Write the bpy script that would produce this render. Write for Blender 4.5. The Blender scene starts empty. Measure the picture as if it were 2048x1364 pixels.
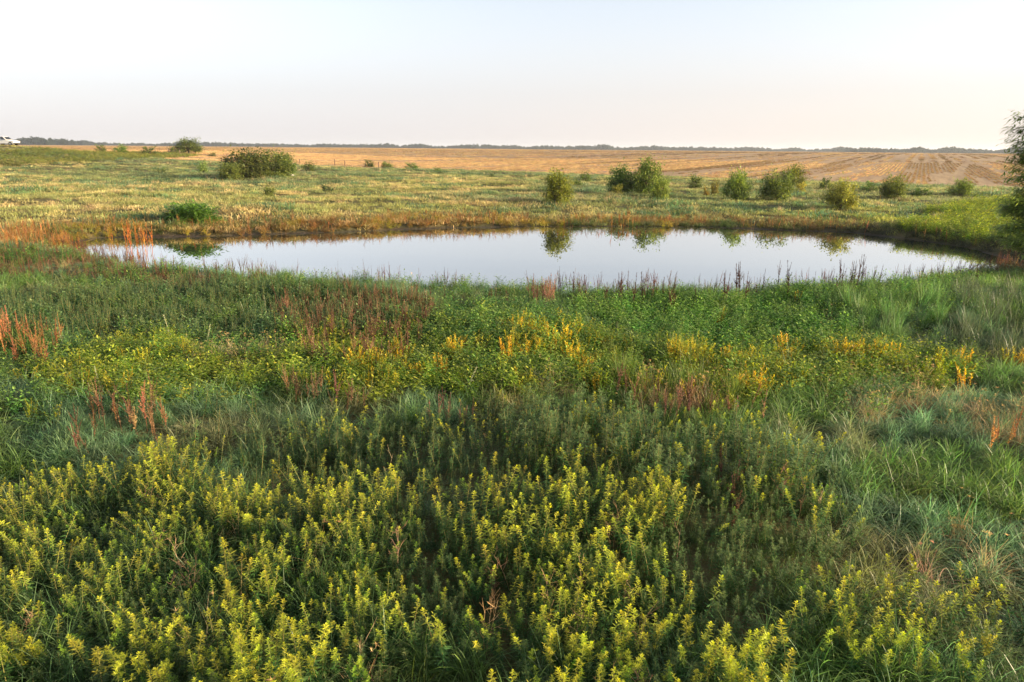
import bpy, math, random
import numpy as np
from mathutils import Vector, Matrix

random.seed(4)
RNG = np.random.default_rng(11)
R = math.radians
scene = bpy.context.scene
COL = scene.collection

# ------------------------------------------------------------------ camera
CAM_Z = 5.2
FPX = 1365.0                                  # focal length in pixels of a 2048 wide picture
PITCH = math.atan((682 - 297) / FPX)
ROLL = R(0.50)
cam_data = bpy.data.cameras.new('camera')
cam = bpy.data.objects.new('camera', cam_data)
COL.objects.link(cam)
cam_data.sensor_width = 36.0
cam_data.lens = 36.0 * FPX / 2048.0
cam_data.clip_start = 0.1
cam_data.clip_end = 20000
CAM_M = Matrix.Translation((0, 0, CAM_Z)) @ Matrix.Rotation(math.pi / 2 - PITCH, 4, 'X') @ Matrix.Rotation(ROLL, 4, 'Z')
cam.matrix_world = CAM_M
scene.camera = cam

# ------------------------------------------------------------------ sun and sky
SUN_EL, SUN_AZ = R(12.0), R(100.0)             # azimuth clockwise from the view direction (+Y)
SUN_DIR = Vector((math.sin(SUN_AZ) * math.cos(SUN_EL), math.cos(SUN_AZ) * math.cos(SUN_EL), math.sin(SUN_EL)))
world = bpy.data.worlds.new('World')
scene.world = world
world.use_nodes = True
wn, wl = world.node_tree.nodes, world.node_tree.links
wn.clear()
sky = wn.new('ShaderNodeTexSky')
sky.sky_type = 'NISHITA'
sky.sun_disc = False
sky.sun_elevation = SUN_EL
sky.sun_rotation = SUN_AZ
sky.altitude = 300
sky.air_density = 1.0
sky.dust_density = 0.8
sky.ozone_density = 3.0
hsv = wn.new('ShaderNodeHueSaturation')
hsv.inputs['Saturation'].default_value = 0.32
bg = wn.new('ShaderNodeBackground')
bg.inputs['Strength'].default_value = 0.09
wo = wn.new('ShaderNodeOutputWorld')
# the pale lilac band of dusty air low over the whole horizon, warmer towards the sun
wtc = wn.new('ShaderNodeTexCoord')
wsep = wn.new('ShaderNodeSeparateXYZ')
wl.new(wtc.outputs['Generated'], wsep.inputs['Vector'])
wband = wn.new('ShaderNodeMapRange'); wband.interpolation_type = 'SMOOTHSTEP'
wband.inputs['From Min'].default_value = 0.0; wband.inputs['From Max'].default_value = 0.22
wband.inputs['To Min'].default_value = 0.85; wband.inputs['To Max'].default_value = 0.0
wl.new(wsep.outputs['Z'], wband.inputs['Value'])
wdot = wn.new('ShaderNodeVectorMath'); wdot.operation = 'DOT_PRODUCT'
wdot.inputs[1].default_value = (math.sin(SUN_AZ), math.cos(SUN_AZ), 0)
wl.new(wtc.outputs['Generated'], wdot.inputs[0])
wwarm = wn.new('ShaderNodeMapRange'); wwarm.interpolation_type = 'SMOOTHSTEP'
wwarm.inputs['From Min'].default_value = -0.55; wwarm.inputs['From Max'].default_value = 0.75
wl.new(wdot.outputs['Value'], wwarm.inputs['Value'])
wcol = wn.new('ShaderNodeMix'); wcol.data_type = 'RGBA'
wcol.inputs['A'].default_value = (2.85, 2.68, 2.72, 1); wcol.inputs['B'].default_value = (3.6, 3.05, 2.65, 1)
wl.new(wwarm.outputs['Result'], wcol.inputs['Factor'])
wmix = wn.new('ShaderNodeMix'); wmix.data_type = 'RGBA'
wl.new(wband.outputs['Result'], wmix.inputs['Factor'])
wl.new(sky.outputs['Color'], hsv.inputs['Color'])
wl.new(hsv.outputs['Color'], wmix.inputs['A']); wl.new(wcol.outputs['Result'], wmix.inputs['B'])
wl.new(wmix.outputs['Result'], bg.inputs['Color'])
wl.new(bg.outputs['Background'], wo.inputs['Surface'])

sun_data = bpy.data.lights.new('sun', 'SUN')
sun_data.energy = 5.0
sun_data.angle = R(0.5)
sun_data.color = (1.0, 0.77, 0.50)
sun = bpy.data.objects.new('sun', sun_data)
COL.objects.link(sun)
sun.rotation_euler = SUN_DIR.to_track_quat('Z', 'Y').to_euler()

scene.view_settings.view_transform = 'Standard'
scene.view_settings.look = 'None'
scene.view_settings.gamma = 1
scene.view_settings.use_curve_mapping = False
scene.view_settings.exposure = 1.72
scene.render.engine = 'CYCLES'
scene.cycles.max_bounces = 8
scene.cycles.diffuse_bounces = 3
scene.cycles.glossy_bounces = 3
scene.cycles.transmission_bounces = 4
scene.cycles.transparent_max_bounces = 8
scene.cycles.volume_bounces = 0
scene.cycles.use_denoising = True


# ------------------------------------------------------------------ helpers: noise, picture rays
def _hash(i, j, seed):
    i = i.astype(np.int64); j = j.astype(np.int64)
    n = (i * 374761393 + j * 668265263 + seed * 974634777) & 0x7fffffff
    n = ((n ^ (n >> 13)) * 1274126177) & 0x7fffffff
    n = n ^ (n >> 16)
    return (n & 0xffff) / 65535.0


def vnoise(x, y, seed=0):
    x = np.asarray(x, float); y = np.asarray(y, float)
    i = np.floor(x); j = np.floor(y)
    fx = x - i; fy = y - j
    fx = fx * fx * (3 - 2 * fx); fy = fy * fy * (3 - 2 * fy)
    a = _hash(i, j, seed); b = _hash(i + 1, j, seed)
    c = _hash(i, j + 1, seed); d = _hash(i + 1, j + 1, seed)
    return (a * (1 - fx) + b * fx) * (1 - fy) + (c * (1 - fx) + d * fx) * fy


def fbm(x, y, seed=0, octv=3):
    s = 0; a = 0.5; t = 0
    for k in range(octv):
        s = s + a * vnoise(x * 2 ** k + 17.3 * k, y * 2 ** k - 9.1 * k, seed + k)
        t += a; a *= 0.5
    return s / t


def sm(x):
    x = np.clip(x, 0, 1)
    return x * x * (3 - 2 * x)


def ray(px, py):
    d = CAM_M.to_3x3() @ Vector(((px - 1024) / FPX, (682 - py) / FPX, -1))
    return d


def plane_pt(px, py, z):
    d = ray(px, py)
    t = (z - CAM_Z) / min(d.z, -1e-4)
    return (d.x * t, d.y * t)


CAM_INV = CAM_M.inverted()


def project(x, y, z):
    """pixel coordinates (2048 wide) of world points (arrays)"""
    m = np.array(CAM_INV)
    P = np.stack([x, y, z, np.ones_like(x)])
    q = m @ P
    dep = -q[2]
    dep = np.where(dep < 0.05, 0.05, dep)
    return 1024 + FPX * q[0] / dep, 682 - FPX * q[1] / dep, -q[2]


def poly_sdf(x, y, poly):
    """negative inside"""
    x = np.asarray(x, float); y = np.asarray(y, float)
    d2 = np.full(x.shape, 1e18)
    inside = np.zeros(x.shape, bool)
    n = len(poly)
    for k in range(n):
        ax, ay = poly[k]; bx, by = poly[(k + 1) % n]
        ex, ey = bx - ax, by - ay
        L = ex * ex + ey * ey + 1e-12
        t = np.clip(((x - ax) * ex + (y - ay) * ey) / L, 0, 1)
        d2 = np.minimum(d2, (x - ax - t * ex) ** 2 + (y - ay - t * ey) ** 2)
        c = ((ay > y) != (by > y)) & (x < (bx - ax) * (y - ay) / (by - ay + 1e-12) + ax)
        inside ^= c
    d = np.sqrt(d2)
    return np.where(inside, -d, d)


def polyline_side(x, y, pts):
    """signed distance to an open polyline, positive on its left-hand side going pts[0] -> pts[-1]"""
    x = np.asarray(x, float); y = np.asarray(y, float)
    best = np.full(x.shape, 1e18); sgn = np.zeros(x.shape)
    for (ax, ay), (bx, by) in zip(pts[:-1], pts[1:]):
        ex, ey = bx - ax, by - ay
        L = ex * ex + ey * ey
        t = np.clip(((x - ax) * ex + (y - ay) * ey) / L, 0, 1)
        d = (x - ax - t * ex) ** 2 + (y - ay - t * ey) ** 2
        s = ex * (y - ay) - ey * (x - ax)
        m = d < best
        best = np.where(m, d, best); sgn = np.where(m, s, sgn)
    return np.sqrt(best) * np.where(sgn >= 0, 1, -1)


# ------------------------------------------------------------------ terrain
FAR_SHORE = [(150, 486), (200, 477), (300, 475), (400, 474), (500, 471), (600, 468), (700, 465), (800, 460), (900, 457),
             (1050, 455), (1200, 455), (1400, 457), (1550, 461), (1700, 466), (1800, 477), (1900, 491), (1990, 512), (2015, 522)]
NEAR_SHORE = [(2008, 534), (1930, 552), (1850, 568), (1750, 580), (1600, 588), (1480, 598), (1400, 604), (1250, 597), (1100, 592),
              (900, 586), (700, 578), (520, 568), (320, 552), (220, 528), (150, 500)]
POND = [plane_pt(px, py, 0) for px, py in FAR_SHORE + NEAR_SHORE]
PUDDLE = [plane_pt(px, py, 0) for px, py in [(1995, 541), (2030, 536), (2110, 538), (2160, 546), (2100, 556), (2040, 552)]]
FIELD_EDGE = [(500, -205), (73, 98), (-3, 151), (-44, 172), (-66, 160), (-125, 161), (-420, 190), (-3000, 300)]
LAND = 0.45


def field_d(x, y):
    return -polyline_side(x, y, FIELD_EDGE)      # positive in the field


def terrain(x, y, rough=True):
    x = np.asarray(x, float); y = np.asarray(y, float)
    r = np.hypot(x, y)
    df = field_d(x, y)
    z = np.full(x.shape, LAND)
    hill = 2.95 * sm((y - 95) / 55) * sm((-x - 25) / 90)
    z = z + hill + 1.45 * np.exp(-((x + 113) / 15) ** 2 - ((y - 154) / 13) ** 2)
    fz = 3.7 + 0.5 * (fbm(x / 160, y / 160, 31, 2) - 0.5)
    w = sm(df / 430)
    z = z * (1 - w) + fz * w
    # a swale in the field on the right
    z = z - 0.9 * np.exp(-((x - 92 - 0.30 * (y - 150)) / 26) ** 2) * sm(df / 40) * sm((330 - y) / 150)
    meadow = sm(-df / 8)
    if rough:
        z = z + meadow * sm((r - 35) / 20) * (0.85 * (fbm(x / 6, y / 4.5, 5, 3) - 0.5) + 0.5 * (fbm(x / 22, y / 12, 9, 2) - 0.5))
        z = z + sm((40 - r) / 12) * 0.5 * (fbm(x / 3.4, y / 2.8, 3, 2) - 0.5)
    dpond = poly_sdf(x, y, POND)
    z = z + sm((y - 36) / 8) * (0.52 * sm(dpond / 17) * sm(-df / 24) - 0.12)
    for poly, wmax in ((POND, 1.9), (PUDDLE, 1.0)):
        d = poly_sdf(x, y, poly) + 0.5 * (fbm(x / 1.6, y / 1.1, 21, 3) - 0.5)
        k = sm(d / wmax)
        low = np.where(d > 0, -0.02, -0.02 - 0.5 * sm(-d / 2.5))
        z = z * k + low * (1 - k)
    return z


def tz(x, y):
    return float(terrain(np.array([x]), np.array([y]))[0])


def ground_pt(px, py):
    """where the line of sight through a photograph pixel meets the ground"""
    d = ray(px, py)
    ts = np.concatenate([np.linspace(3, 60, 600), np.linspace(60, 700, 3000)])
    X, Y, Z = d.x * ts, d.y * ts, CAM_Z + d.z * ts
    below = np.nonzero(Z < terrain(X, Y, False))[0]
    k = below[0] if len(below) else len(ts) - 1
    return float(X[k]), float(Y[k])


# ------------------------------------------------------------------ helpers: objects
def tag(o, label=None, cat=None, group=None, kind=None):
    if label: o['label'] = label
    if cat: o['category'] = cat
    if group: o['group'] = group
    if kind: o['kind'] = kind
    return o


def empty(name, loc=(0, 0, 0), rz=0.0):
    o = bpy.data.objects.new(name, None)
    COL.objects.link(o)
    o.location = loc
    o.rotation_euler = (0, 0, rz)
    o.empty_display_size = 0.2
    return o


class MB:
    """collects vertices, faces and vertex colours of one mesh"""
    def __init__(s):
        s.v = []; s.f = []; s.c = []; s.n = 0

    def add(s, V, F, C):
        V = np.asarray(V, float).reshape(-1, 3)
        C = np.broadcast_to(np.asarray(C, float), (len(V), 3))
        s.v.append(V); s.c.append(C)
        for f in F:
            s.f.append(np.asarray(f) + s.n)
        s.n += len(V)

    def mesh(s, name, mat, smooth=False):
        me = bpy.data.meshes.new(name)
        V = np.concatenate(s.v)
        big = {}
        for f in s.f:
            big.setdefault(f.shape[-1], []).append(f.reshape(-1, f.shape[-1]))
        faces = []
        for k, l in big.items():
            faces += np.concatenate(l).tolist()
        me.from_pydata(V.tolist(), [], faces)
        ca = me.color_attributes.new('col', 'FLOAT_COLOR', 'POINT')
        C = np.concatenate([np.concatenate(s.c), np.ones((len(V), 1))], axis=1)
        ca.data.foreach_set('color', C.ravel().astype(np.float32))
        me.materials.append(mat)
        if smooth:
            me.polygons.foreach_set('use_smooth', np.ones(len(me.polygons), bool))
        me.update()
        return me

    # --- vectorised strips: leaves and blades
    def strips(s, P, D, L, W, droop, C0, C1, ts=(0, .3, .65, 1), ws=(.25, 1, .8, 0), twist=None, fold=0.0):
        P = np.asarray(P, float); N = len(P)
        D = np.asarray(D, float); D = D / (np.linalg.norm(D, axis=1, keepdims=True) + 1e-9)
        L = np.broadcast_to(np.asarray(L, float), (N,)); W = np.broadcast_to(np.asarray(W, float), (N,))
        droop = np.broadcast_to(np.asarray(droop, float), (N,))
        C0 = np.broadcast_to(np.asarray(C0, float), (N, 3)); C1 = np.broadcast_to(np.asarray(C1, float), (N, 3))
        up = np.tile([0., 0., 1.], (N, 1))
        side = np.cross(D, up)
        ln = np.linalg.norm(side, axis=1, keepdims=True)
        rnd = RNG.normal(size=(N, 3)); rnd[:, 2] *= .2
        side = np.where(ln < 0.15, np.cross(D, rnd), side)
        side = side / (np.linalg.norm(side, axis=1, keepdims=True) + 1e-9)
        nrm = np.cross(side, D)
        if twist is not None:
            tw = np.broadcast_to(twist, (N,))[:, None]
            side = side * np.cos(tw) + nrm * np.sin(tw)
        H = D.copy(); H[:, 2] = 0
        hl = np.linalg.norm(H, axis=1, keepdims=True)
        H = np.where(hl < 1e-3, rnd / (np.linalg.norm(rnd, axis=1, keepdims=True)), H / (hl + 1e-9))
        secs = []
        cols = []
        for t, w in zip(ts, ws):
            c = P + D * (L * t)[:, None]
            b = (droop * L * t * t)[:, None]
            c = c - np.array([0, 0, 1.]) * b * 0.75 + H * b * 0.45
            cc = C0 + (C1 - C0) * t
            if w == 0:
                secs.append(c[:, None, :]); cols.append(cc[:, None, :])
            else:
                o = side * (W * w * .5)[:, None]
                secs.append(np.stack([c - o, c + o], 1)); cols.append(np.stack([cc, cc], 1))
        V = np.concatenate(secs, 1); K = V.shape[1]
        C = np.concatenate(cols, 1)
        F4 = []; F3 = []; k = 0
        for a, b in zip(secs[:-1], secs[1:]):
            na, nb = a.shape[1], b.shape[1]
            if na == 2 and nb == 2: F4.append([k, k + 1, k + 3, k + 2])
            elif nb == 1: F3.append([k, k + 1, k + 2])
            elif na == 1: F3.append([k, k + 2, k + 1])
            k += na
        off = (np.arange(N) * K)[:, None, None]
        fs = []
        if F4: fs.append((off + np.array(F4)[None]).reshape(-1, 4))
        if F3: fs.append((off + np.array(F3)[None]).reshape(-1, 3))
        s.add(V.reshape(-1, 3), fs, C.reshape(-1, 3))

    def tube(s, pts, rads, col, n=5, cap=True):
        pts = [Vector(p) for p in pts]
        rings = []
        for k, p in enumerate(pts):
            d = (pts[min(k + 1, len(pts) - 1)] - pts[max(k - 1, 0)]).normalized()
            a = d.orthogonal().normalized() if abs(d.z) < .99 else Vector((1, 0, 0))
            a = (Vector((1, 0, 0)) - d * d.x).normalized() if abs(d.x) < .9 else (Vector((0, 1, 0)) - d * d.y).normalized()
            b = d.cross(a)
            for j in range(n):
                an = 2 * math.pi * j / n
                rings.append(p + (a * math.cos(an) + b * math.sin(an)) * rads[k])
        F = []
        for k in range(len(pts) - 1):
            for j in range(n):
                F.append([k * n + j, k * n + (j + 1) % n, (k + 1) * n + (j + 1) % n, (k + 1) * n + j])
        fs = [np.array(F)]
        if cap:
            fs.append(np.array([[(len(pts) - 1) * n + j for j in range(n)]]))
            fs.append(np.array([[j for j in range(n)][::-1]]))
        s.add([tuple(v) for v in rings], fs, col)

    def box(s, lo, hi, col):
        x0, y0, z0 = lo; x1, y1, z1 = hi
        V = [(x0, y0, z0), (x1, y0, z0), (x1, y1, z0), (x0, y1, z0), (x0, y0, z1), (x1, y0, z1), (x1, y1, z1), (x0, y1, z1)]
        s.add(V, [np.array([[0, 3, 2, 1], [4, 5, 6, 7], [0, 1, 5, 4], [1, 2, 6, 5], [2, 3, 7, 6], [3, 0, 4, 7]])], col)

    def prism(s, prof, y0, y1, col):
        """side profile in x,z extruded along y"""
        n = len(prof)
        V = [(x, y0, z) for x, z in prof] + [(x, y1, z) for x, z in prof]
        F = [[k, (k + 1) % n, n + (k + 1) % n, n + k] for k in range(n)]
        s.add(V, [np.array(F), np.array([list(range(n))[::-1]]), np.array([list(range(n, 2 * n))])], col)


def link(name, me, parent=None, loc=None):
    o = bpy.data.objects.new(name, me)
    COL.objects.link(o)
    if parent is not None: o.parent = parent
    if loc is not None: o.location = loc
    return o


def copy_tree(o, parent=None):
    c = o.copy()
    COL.objects.link(c)
    if parent is not None: c.parent = parent
    for ch in list(o.children):
        copy_tree(ch, c)
    return c


# ------------------------------------------------------------------ materials
def plain(name, color, rough=.6, metal=0, spec=.5, noise=0.0, nscale=5.0, coat=0):
    m = bpy.data.materials.new(name); m.use_nodes = True
    nt = m.node_tree; b = nt.nodes['Principled BSDF']
    b.inputs['Base Color'].default_value = (*color, 1); b.inputs['Roughness'].default_value = rough
    b.inputs['Metallic'].default_value = metal; b.inputs['Specular IOR Level'].default_value = spec
    if coat: b.inputs['Coat Weight'].default_value = coat
    if noise:
        tc = nt.nodes.new('ShaderNodeTexCoord'); n = nt.nodes.new('ShaderNodeTexNoise'); n.inputs['Scale'].default_value = nscale
        n.inputs['Detail'].default_value = 6
        mx = nt.nodes.new('ShaderNodeMix'); mx.data_type = 'RGBA'
        mx.inputs['A'].default_value = (*[c * (1 - noise) for c in color], 1)
        mx.inputs['B'].default_value = (*[min(1, c * (1 + noise)) for c in color], 1)
        nt.links.new(tc.outputs['Object'], n.inputs['Vector'])
        nt.links.new(n.outputs['Fac'], mx.inputs['Factor']); nt.links.new(mx.outputs['Result'], b.inputs['Base Color'])
    return m


def plant_mat(name, transl=.4, rough=.55, spec=.25, vary=.35):
    """vertex colour x tint (per plant) x random brightness; part of the light passes through"""
    m = bpy.data.materials.new(name); m.use_nodes = True
    nt = m.node_tree; N = nt.nodes; Lk = nt.links
    b = N['Principled BSDF']; out = N['Material Output']
    va = N.new('ShaderNodeAttribute'); va.attribute_name = 'col'
    ti = N.new('ShaderNodeAttribute'); ti.attribute_name = 'tint'; ti.attribute_type = 'INSTANCER'
    oi = N.new('ShaderNodeObjectInfo')
    mul = N.new('ShaderNodeMix'); mul.data_type = 'RGBA'; mul.blend_type = 'MULTIPLY'; mul.inputs['Factor'].default_value = 1
    Lk.new(va.outputs['Color'], mul.inputs['A']); Lk.new(ti.outputs['Color'], mul.inputs['B'])
    mr = N.new('ShaderNodeMapRange'); mr.inputs['To Min'].default_value = 1 - vary; mr.inputs['To Max'].default_value = 1 + vary
    Lk.new(oi.outputs['Random'], mr.inputs['Value'])
    h = N.new('ShaderNodeHueSaturation')
    Lk.new(mr.outputs['Result'], h.inputs['Value'])
    wn_ = N.new('ShaderNodeTexWhiteNoise'); wn_.noise_dimensions = '1D'
    Lk.new(oi.outputs['Random'], wn_.inputs['W'])
    mh = N.new('ShaderNodeMapRange'); mh.inputs['To Min'].default_value = .485; mh.inputs['To Max'].default_value = .525
    Lk.new(wn_.outputs['Value'], mh.inputs['Value']); Lk.new(mh.outputs['Result'], h.inputs['Hue'])
    Lk.new(mul.outputs['Result'], h.inputs['Color'])
    Lk.new(h.outputs['Color'], b.inputs['Base Color'])
    b.inputs['Roughness'].default_value = rough; b.inputs['Specular IOR Level'].default_value = spec
    t = N.new('ShaderNodeBsdfTranslucent')
    h2 = N.new('ShaderNodeHueSaturation'); h2.inputs['Hue'].default_value = .505; h2.inputs['Saturation'].default_value = 1.1; h2.inputs['Value'].default_value = 1.5
    Lk.new(h.outputs['Color'], h2.inputs['Color']); Lk.new(h2.outputs['Color'], t.inputs['Color'])
    ms = N.new('ShaderNodeMixShader'); ms.inputs['Fac'].default_value = transl
    Lk.new(b.outputs['BSDF'], ms.inputs[1]); Lk.new(t.outputs['BSDF'], ms.inputs[2])
    Lk.new(ms.outputs['Shader'], out.inputs['Surface'])
    return m


M_LEAF = plant_mat('leaf', .42, .5, .3)
M_GRASS = plant_mat('grass_blade', .4, .45, .35)
M_DRY = plant_mat('dry_stalk', .25, .8, .1, .3)
M_STEM = plant_mat('green_stem', .1, .6, .2)
M_BARK = plain('bark', (.10, .075, .055), .9, noise=.4, nscale=18)
M_POST = plain('weathered_post', (.13, .09, .065), .9, noise=.4, nscale=25)
M_WIRE = plain('fence_wire', (.22, .2, .19), .5, .7)
M_STONE = plain('pale_stone', (.42, .39, .35), .85, noise=.25, nscale=9)


# ------------------------------------------------------------------ ground
def axis(lims, n_in, step, grow):
    a = list(np.arange(lims[0], lims[1] + 1e-6, step))
    lo, hi = [], []
    s = step; v = a[-1]
    while v < lims[3]:
        s *= grow; v += s; hi.append(v)
    s = step; v = a[0]
    while v > lims[2]:
        s *= grow; v -= s; lo.append(v)
    return np.array(lo[::-1] + a + hi)


gx = axis((-34, 34, -5200, 5200), 0, .40, 1.035)
gy = axis((2, 50, -120, 6200), 0, .40, 1.028)
GX, GY = np.meshgrid(gx, gy)
GZ = terrain(GX.ravel(), GY.ravel())
nx, ny = len(gx), len(gy)
idx = np.arange(nx * ny).reshape(ny, nx)
quads = np.stack([idx[:-1, :-1], idx[:-1, 1:], idx[1:, 1:], idx[1:, :-1]], -1).reshape(-1, 4)


def ground_mat():
    m = bpy.data.materials.new('ground_cover'); m.use_nodes = True
    nt = m.node_tree; N = nt.nodes; Lk = nt.links; b = N['Principled BSDF']
    geo = N.new('ShaderNodeNewGeometry')
    zone = N.new('ShaderNodeAttribute'); zone.attribute_name = 'zone'      # r field, g mud, b track
    sep = N.new('ShaderNodeSeparateColor'); Lk.new(zone.outputs['Color'], sep.inputs['Color'])

    def noise(scale, detail=5, vec=None, rough=.55):
        n = N.new('ShaderNodeTexNoise'); n.inputs['Scale'].default_value = scale; n.inputs['Detail'].default_value = detail
        n.inputs['Roughness'].default_value = rough
        Lk.new(vec or geo.outputs['Position'], n.inputs['Vector'])
        return n.outputs['Fac']

    def ramp(fac, stops):
        r = N.new('ShaderNodeValToRGB')
        el = r.color_ramp.elements
        el[0].position, el[0].color = stops[0][0], (*stops[0][1], 1)
        el[1].position, el[1].color = stops[-1][0], (*stops[-1][1], 1)
        for p, c in stops[1:-1]:
            e = el.new(p); e.color = (*c, 1)
        Lk.new(fac, r.inputs['Fac'])
        return r.outputs['Color']

    def mix(fac, a, c, mode='MIX'):
        x = N.new('ShaderNodeMix'); x.data_type = 'RGBA'; x.blend_type = mode
        if isinstance(fac, float): x.inputs['Factor'].default_value = fac
        else: Lk.new(fac, x.inputs['Factor'])
        for s, i in ((a, 'A'), (c, 'B')):
            if isinstance(s, tuple): x.inputs[i].default_value = (*s, 1)
            else: Lk.new(s, x.inputs[i])
        return x.outputs['Result']

    # meadow soil and thatch
    meadow = ramp(noise(.5, 8), [(.3, (.045, .05, .022)), (.5, (.09, .085, .035)), (.7, (.15, .115, .05))])
    # stubble field: rows of straw over brown soil
    mp = N.new('ShaderNodeMapping'); mp.vector_type = 'POINT'; mp.inputs['Rotation'].default_value = (0, 0, R(30))
    Lk.new(geo.outputs['Position'], mp.inputs['Vector'])
    mp2 = N.new('ShaderNodeMapping'); mp2.inputs['Scale'].default_value = (1, .012, 1); Lk.new(mp.outputs['Vector'], mp2.inputs['Vector'])
    mp3 = N.new('ShaderNodeMapping'); mp3.inputs['Scale'].default_value = (1, .05, 1); Lk.new(mp.outputs['Vector'], mp3.inputs['Vector'])
    broad = noise(.10, 3, mp2.outputs['Vector'])
    fine = noise(.9, 4, mp3.outputs['Vector'])
    blot = noise(.35, 6)
    big = noise(.012, 4)
    straw = ramp(fine, [(.3, (.20, .135, .075)), (.5, (.32, .225, .125)), (.7, (.42, .31, .17))])
    straw = mix(ramp(broad, [(.42, (0, 0, 0)), (.62, (.55, .55, .55))]), straw, (.17, .105, .065))
    straw = mix(ramp(blot, [(.45, (0, 0, 0)), (.7, (.6, .6, .6))]), straw, (.30, .22, .13))
    straw = mix(ramp(big, [(.35, (0, 0, 0)), (.7, (.5, .5, .5))]), straw, (.32, .22, .12))
    mud = ramp(noise(2.2, 8), [(.3, (.018, .014, .012)), (.55, (.045, .034, .028)), (.75, (.085, .062, .048))])
    track = ramp(noise(1.2, 6), [(.3, (.30, .22, .17)), (.7, (.42, .32, .25))])
    c = mix(sep.outputs['Red'], meadow, straw)
    c = mix(sep.outputs['Blue'], c, track)
    c = mix(sep.outputs['Green'], c, mud)
    Lk.new(c, b.inputs['Base Color'])
    rr = N.new('ShaderNodeMapRange'); rr.inputs['To Min'].default_value = .95; rr.inputs['To Max'].default_value = .6
    Lk.new(sep.outputs['Green'], rr.inputs['Value']); Lk.new(rr.outputs['Result'], b.inputs['Roughness'])
    b.inputs['Specular IOR Level'].default_value = .2
    bp = N.new('ShaderNodeBump'); bp.inputs['Strength'].default_value = .8; bp.inputs['Distance'].default_value = .25
    Lk.new(noise(1.6, 8), bp.inputs['Height']); Lk.new(bp.outputs['Normal'], b.inputs['Normal'])
    return m


me = bpy.data.meshes.new('ground')
me.from_pydata(np.stack([GX.ravel(), GY.ravel(), GZ], 1).tolist(), [], quads.tolist())
df = field_d(GX.ravel(), GY.ravel())
rag = 3.0 * (fbm(GX.ravel() / 6, GY.ravel() / 6, 77, 2) - .5)
dp = np.minimum(poly_sdf(GX.ravel(), GY.ravel(), POND), poly_sdf(GX.ravel(), GY.ravel(), PUDDLE) - .5)
zone = np.zeros((nx * ny, 4), np.float32); zone[:, 3] = 1
zone[:, 0] = sm((df + rag) / 3)
zone[:, 1] = sm((1.0 - dp - 1.0 * (fbm(GX.ravel() / 2, GY.ravel() / 2, 61, 2) - .5)) / 1.0)
zone[:, 2] = sm(1.5 - np.abs(df + 3.5) / 2.2) * (GX.ravel() > 44)
ca = me.color_attributes.new('zone', 'FLOAT_COLOR', 'POINT'); ca.data.foreach_set('color', zone.ravel())
me.polygons.foreach_set('use_smooth', np.ones(len(me.polygons), bool))
me.materials.append(ground_mat())
tag(link('ground', me), kind='structure')

# ------------------------------------------------------------------ water
wm = bpy.data.materials.new('still_water'); wm.use_nodes = True
nt = wm.node_tree; b = nt.nodes['Principled BSDF']
b.inputs['Base Color'].default_value = (.035, .04, .035, 1); b.inputs['Roughness'].default_value = .015
b.inputs['IOR'].default_value = 1.33; b.inputs['Specular IOR Level'].default_value = 1.0
b.inputs['Coat Weight'].default_value = 1.0; b.inputs['Coat IOR'].default_value = 1.7; b.inputs['Coat Roughness'].default_value = .01
g = nt.nodes.new('ShaderNodeNewGeometry'); n = nt.nodes.new('ShaderNodeTexNoise'); n.inputs['Scale'].default_value = .8; n.inputs['Detail'].default_value = 2
bp = nt.nodes.new('ShaderNodeBump'); bp.inputs['Strength'].default_value = .02; bp.inputs['Distance'].default_value = .05
nt.links.new(g.outputs['Position'], n.inputs['Vector']); nt.links.new(n.outputs['Fac'], bp.inputs['Height'])
nt.links.new(bp.outputs['Normal'], b.inputs['Normal']); nt.links.new(bp.outputs['Normal'], b.inputs['Coat Normal'])
px_, py_ = zip(*POND)
mb = MB(); x0, x1, y0, y1 = min(px_) - 6, max(px_) + 14, min(py_) - 6, max(py_) + 6
mb.add([(x0, y0, 0), (x1, y0, 0), (x1, y1, 0), (x0, y1, 0)], [np.array([[0, 1, 2, 3]])], (1, 1, 1))
tag(link('water', mb.mesh('water', wm)), kind='structure')


# ------------------------------------------------------------------ plant meshes
def unit(az, el):
    return np.stack([np.cos(az) * np.cos(el), np.sin(az) * np.cos(el), np.sin(el)], -1)


def U(a, b, n=None):
    return RNG.uniform(a, b, n)


def bent_stem(h, lean, n=5):
    az = U(0, 6.28)
    k = U(-.5, 1) * lean
    return [(math.cos(az) * (lean * t + k * t * t) * h, math.sin(az) * (lean * t + k * t * t) * h, h * t) for t in np.linspace(0, 1, n)]


def along(path, t):
    P = np.array(path); f = np.clip(t, 0, .9999) * (len(P) - 1); i = f.astype(int)
    return P[i] + (P[i + 1] - P[i]) * (f - i)[:, None]


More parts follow.
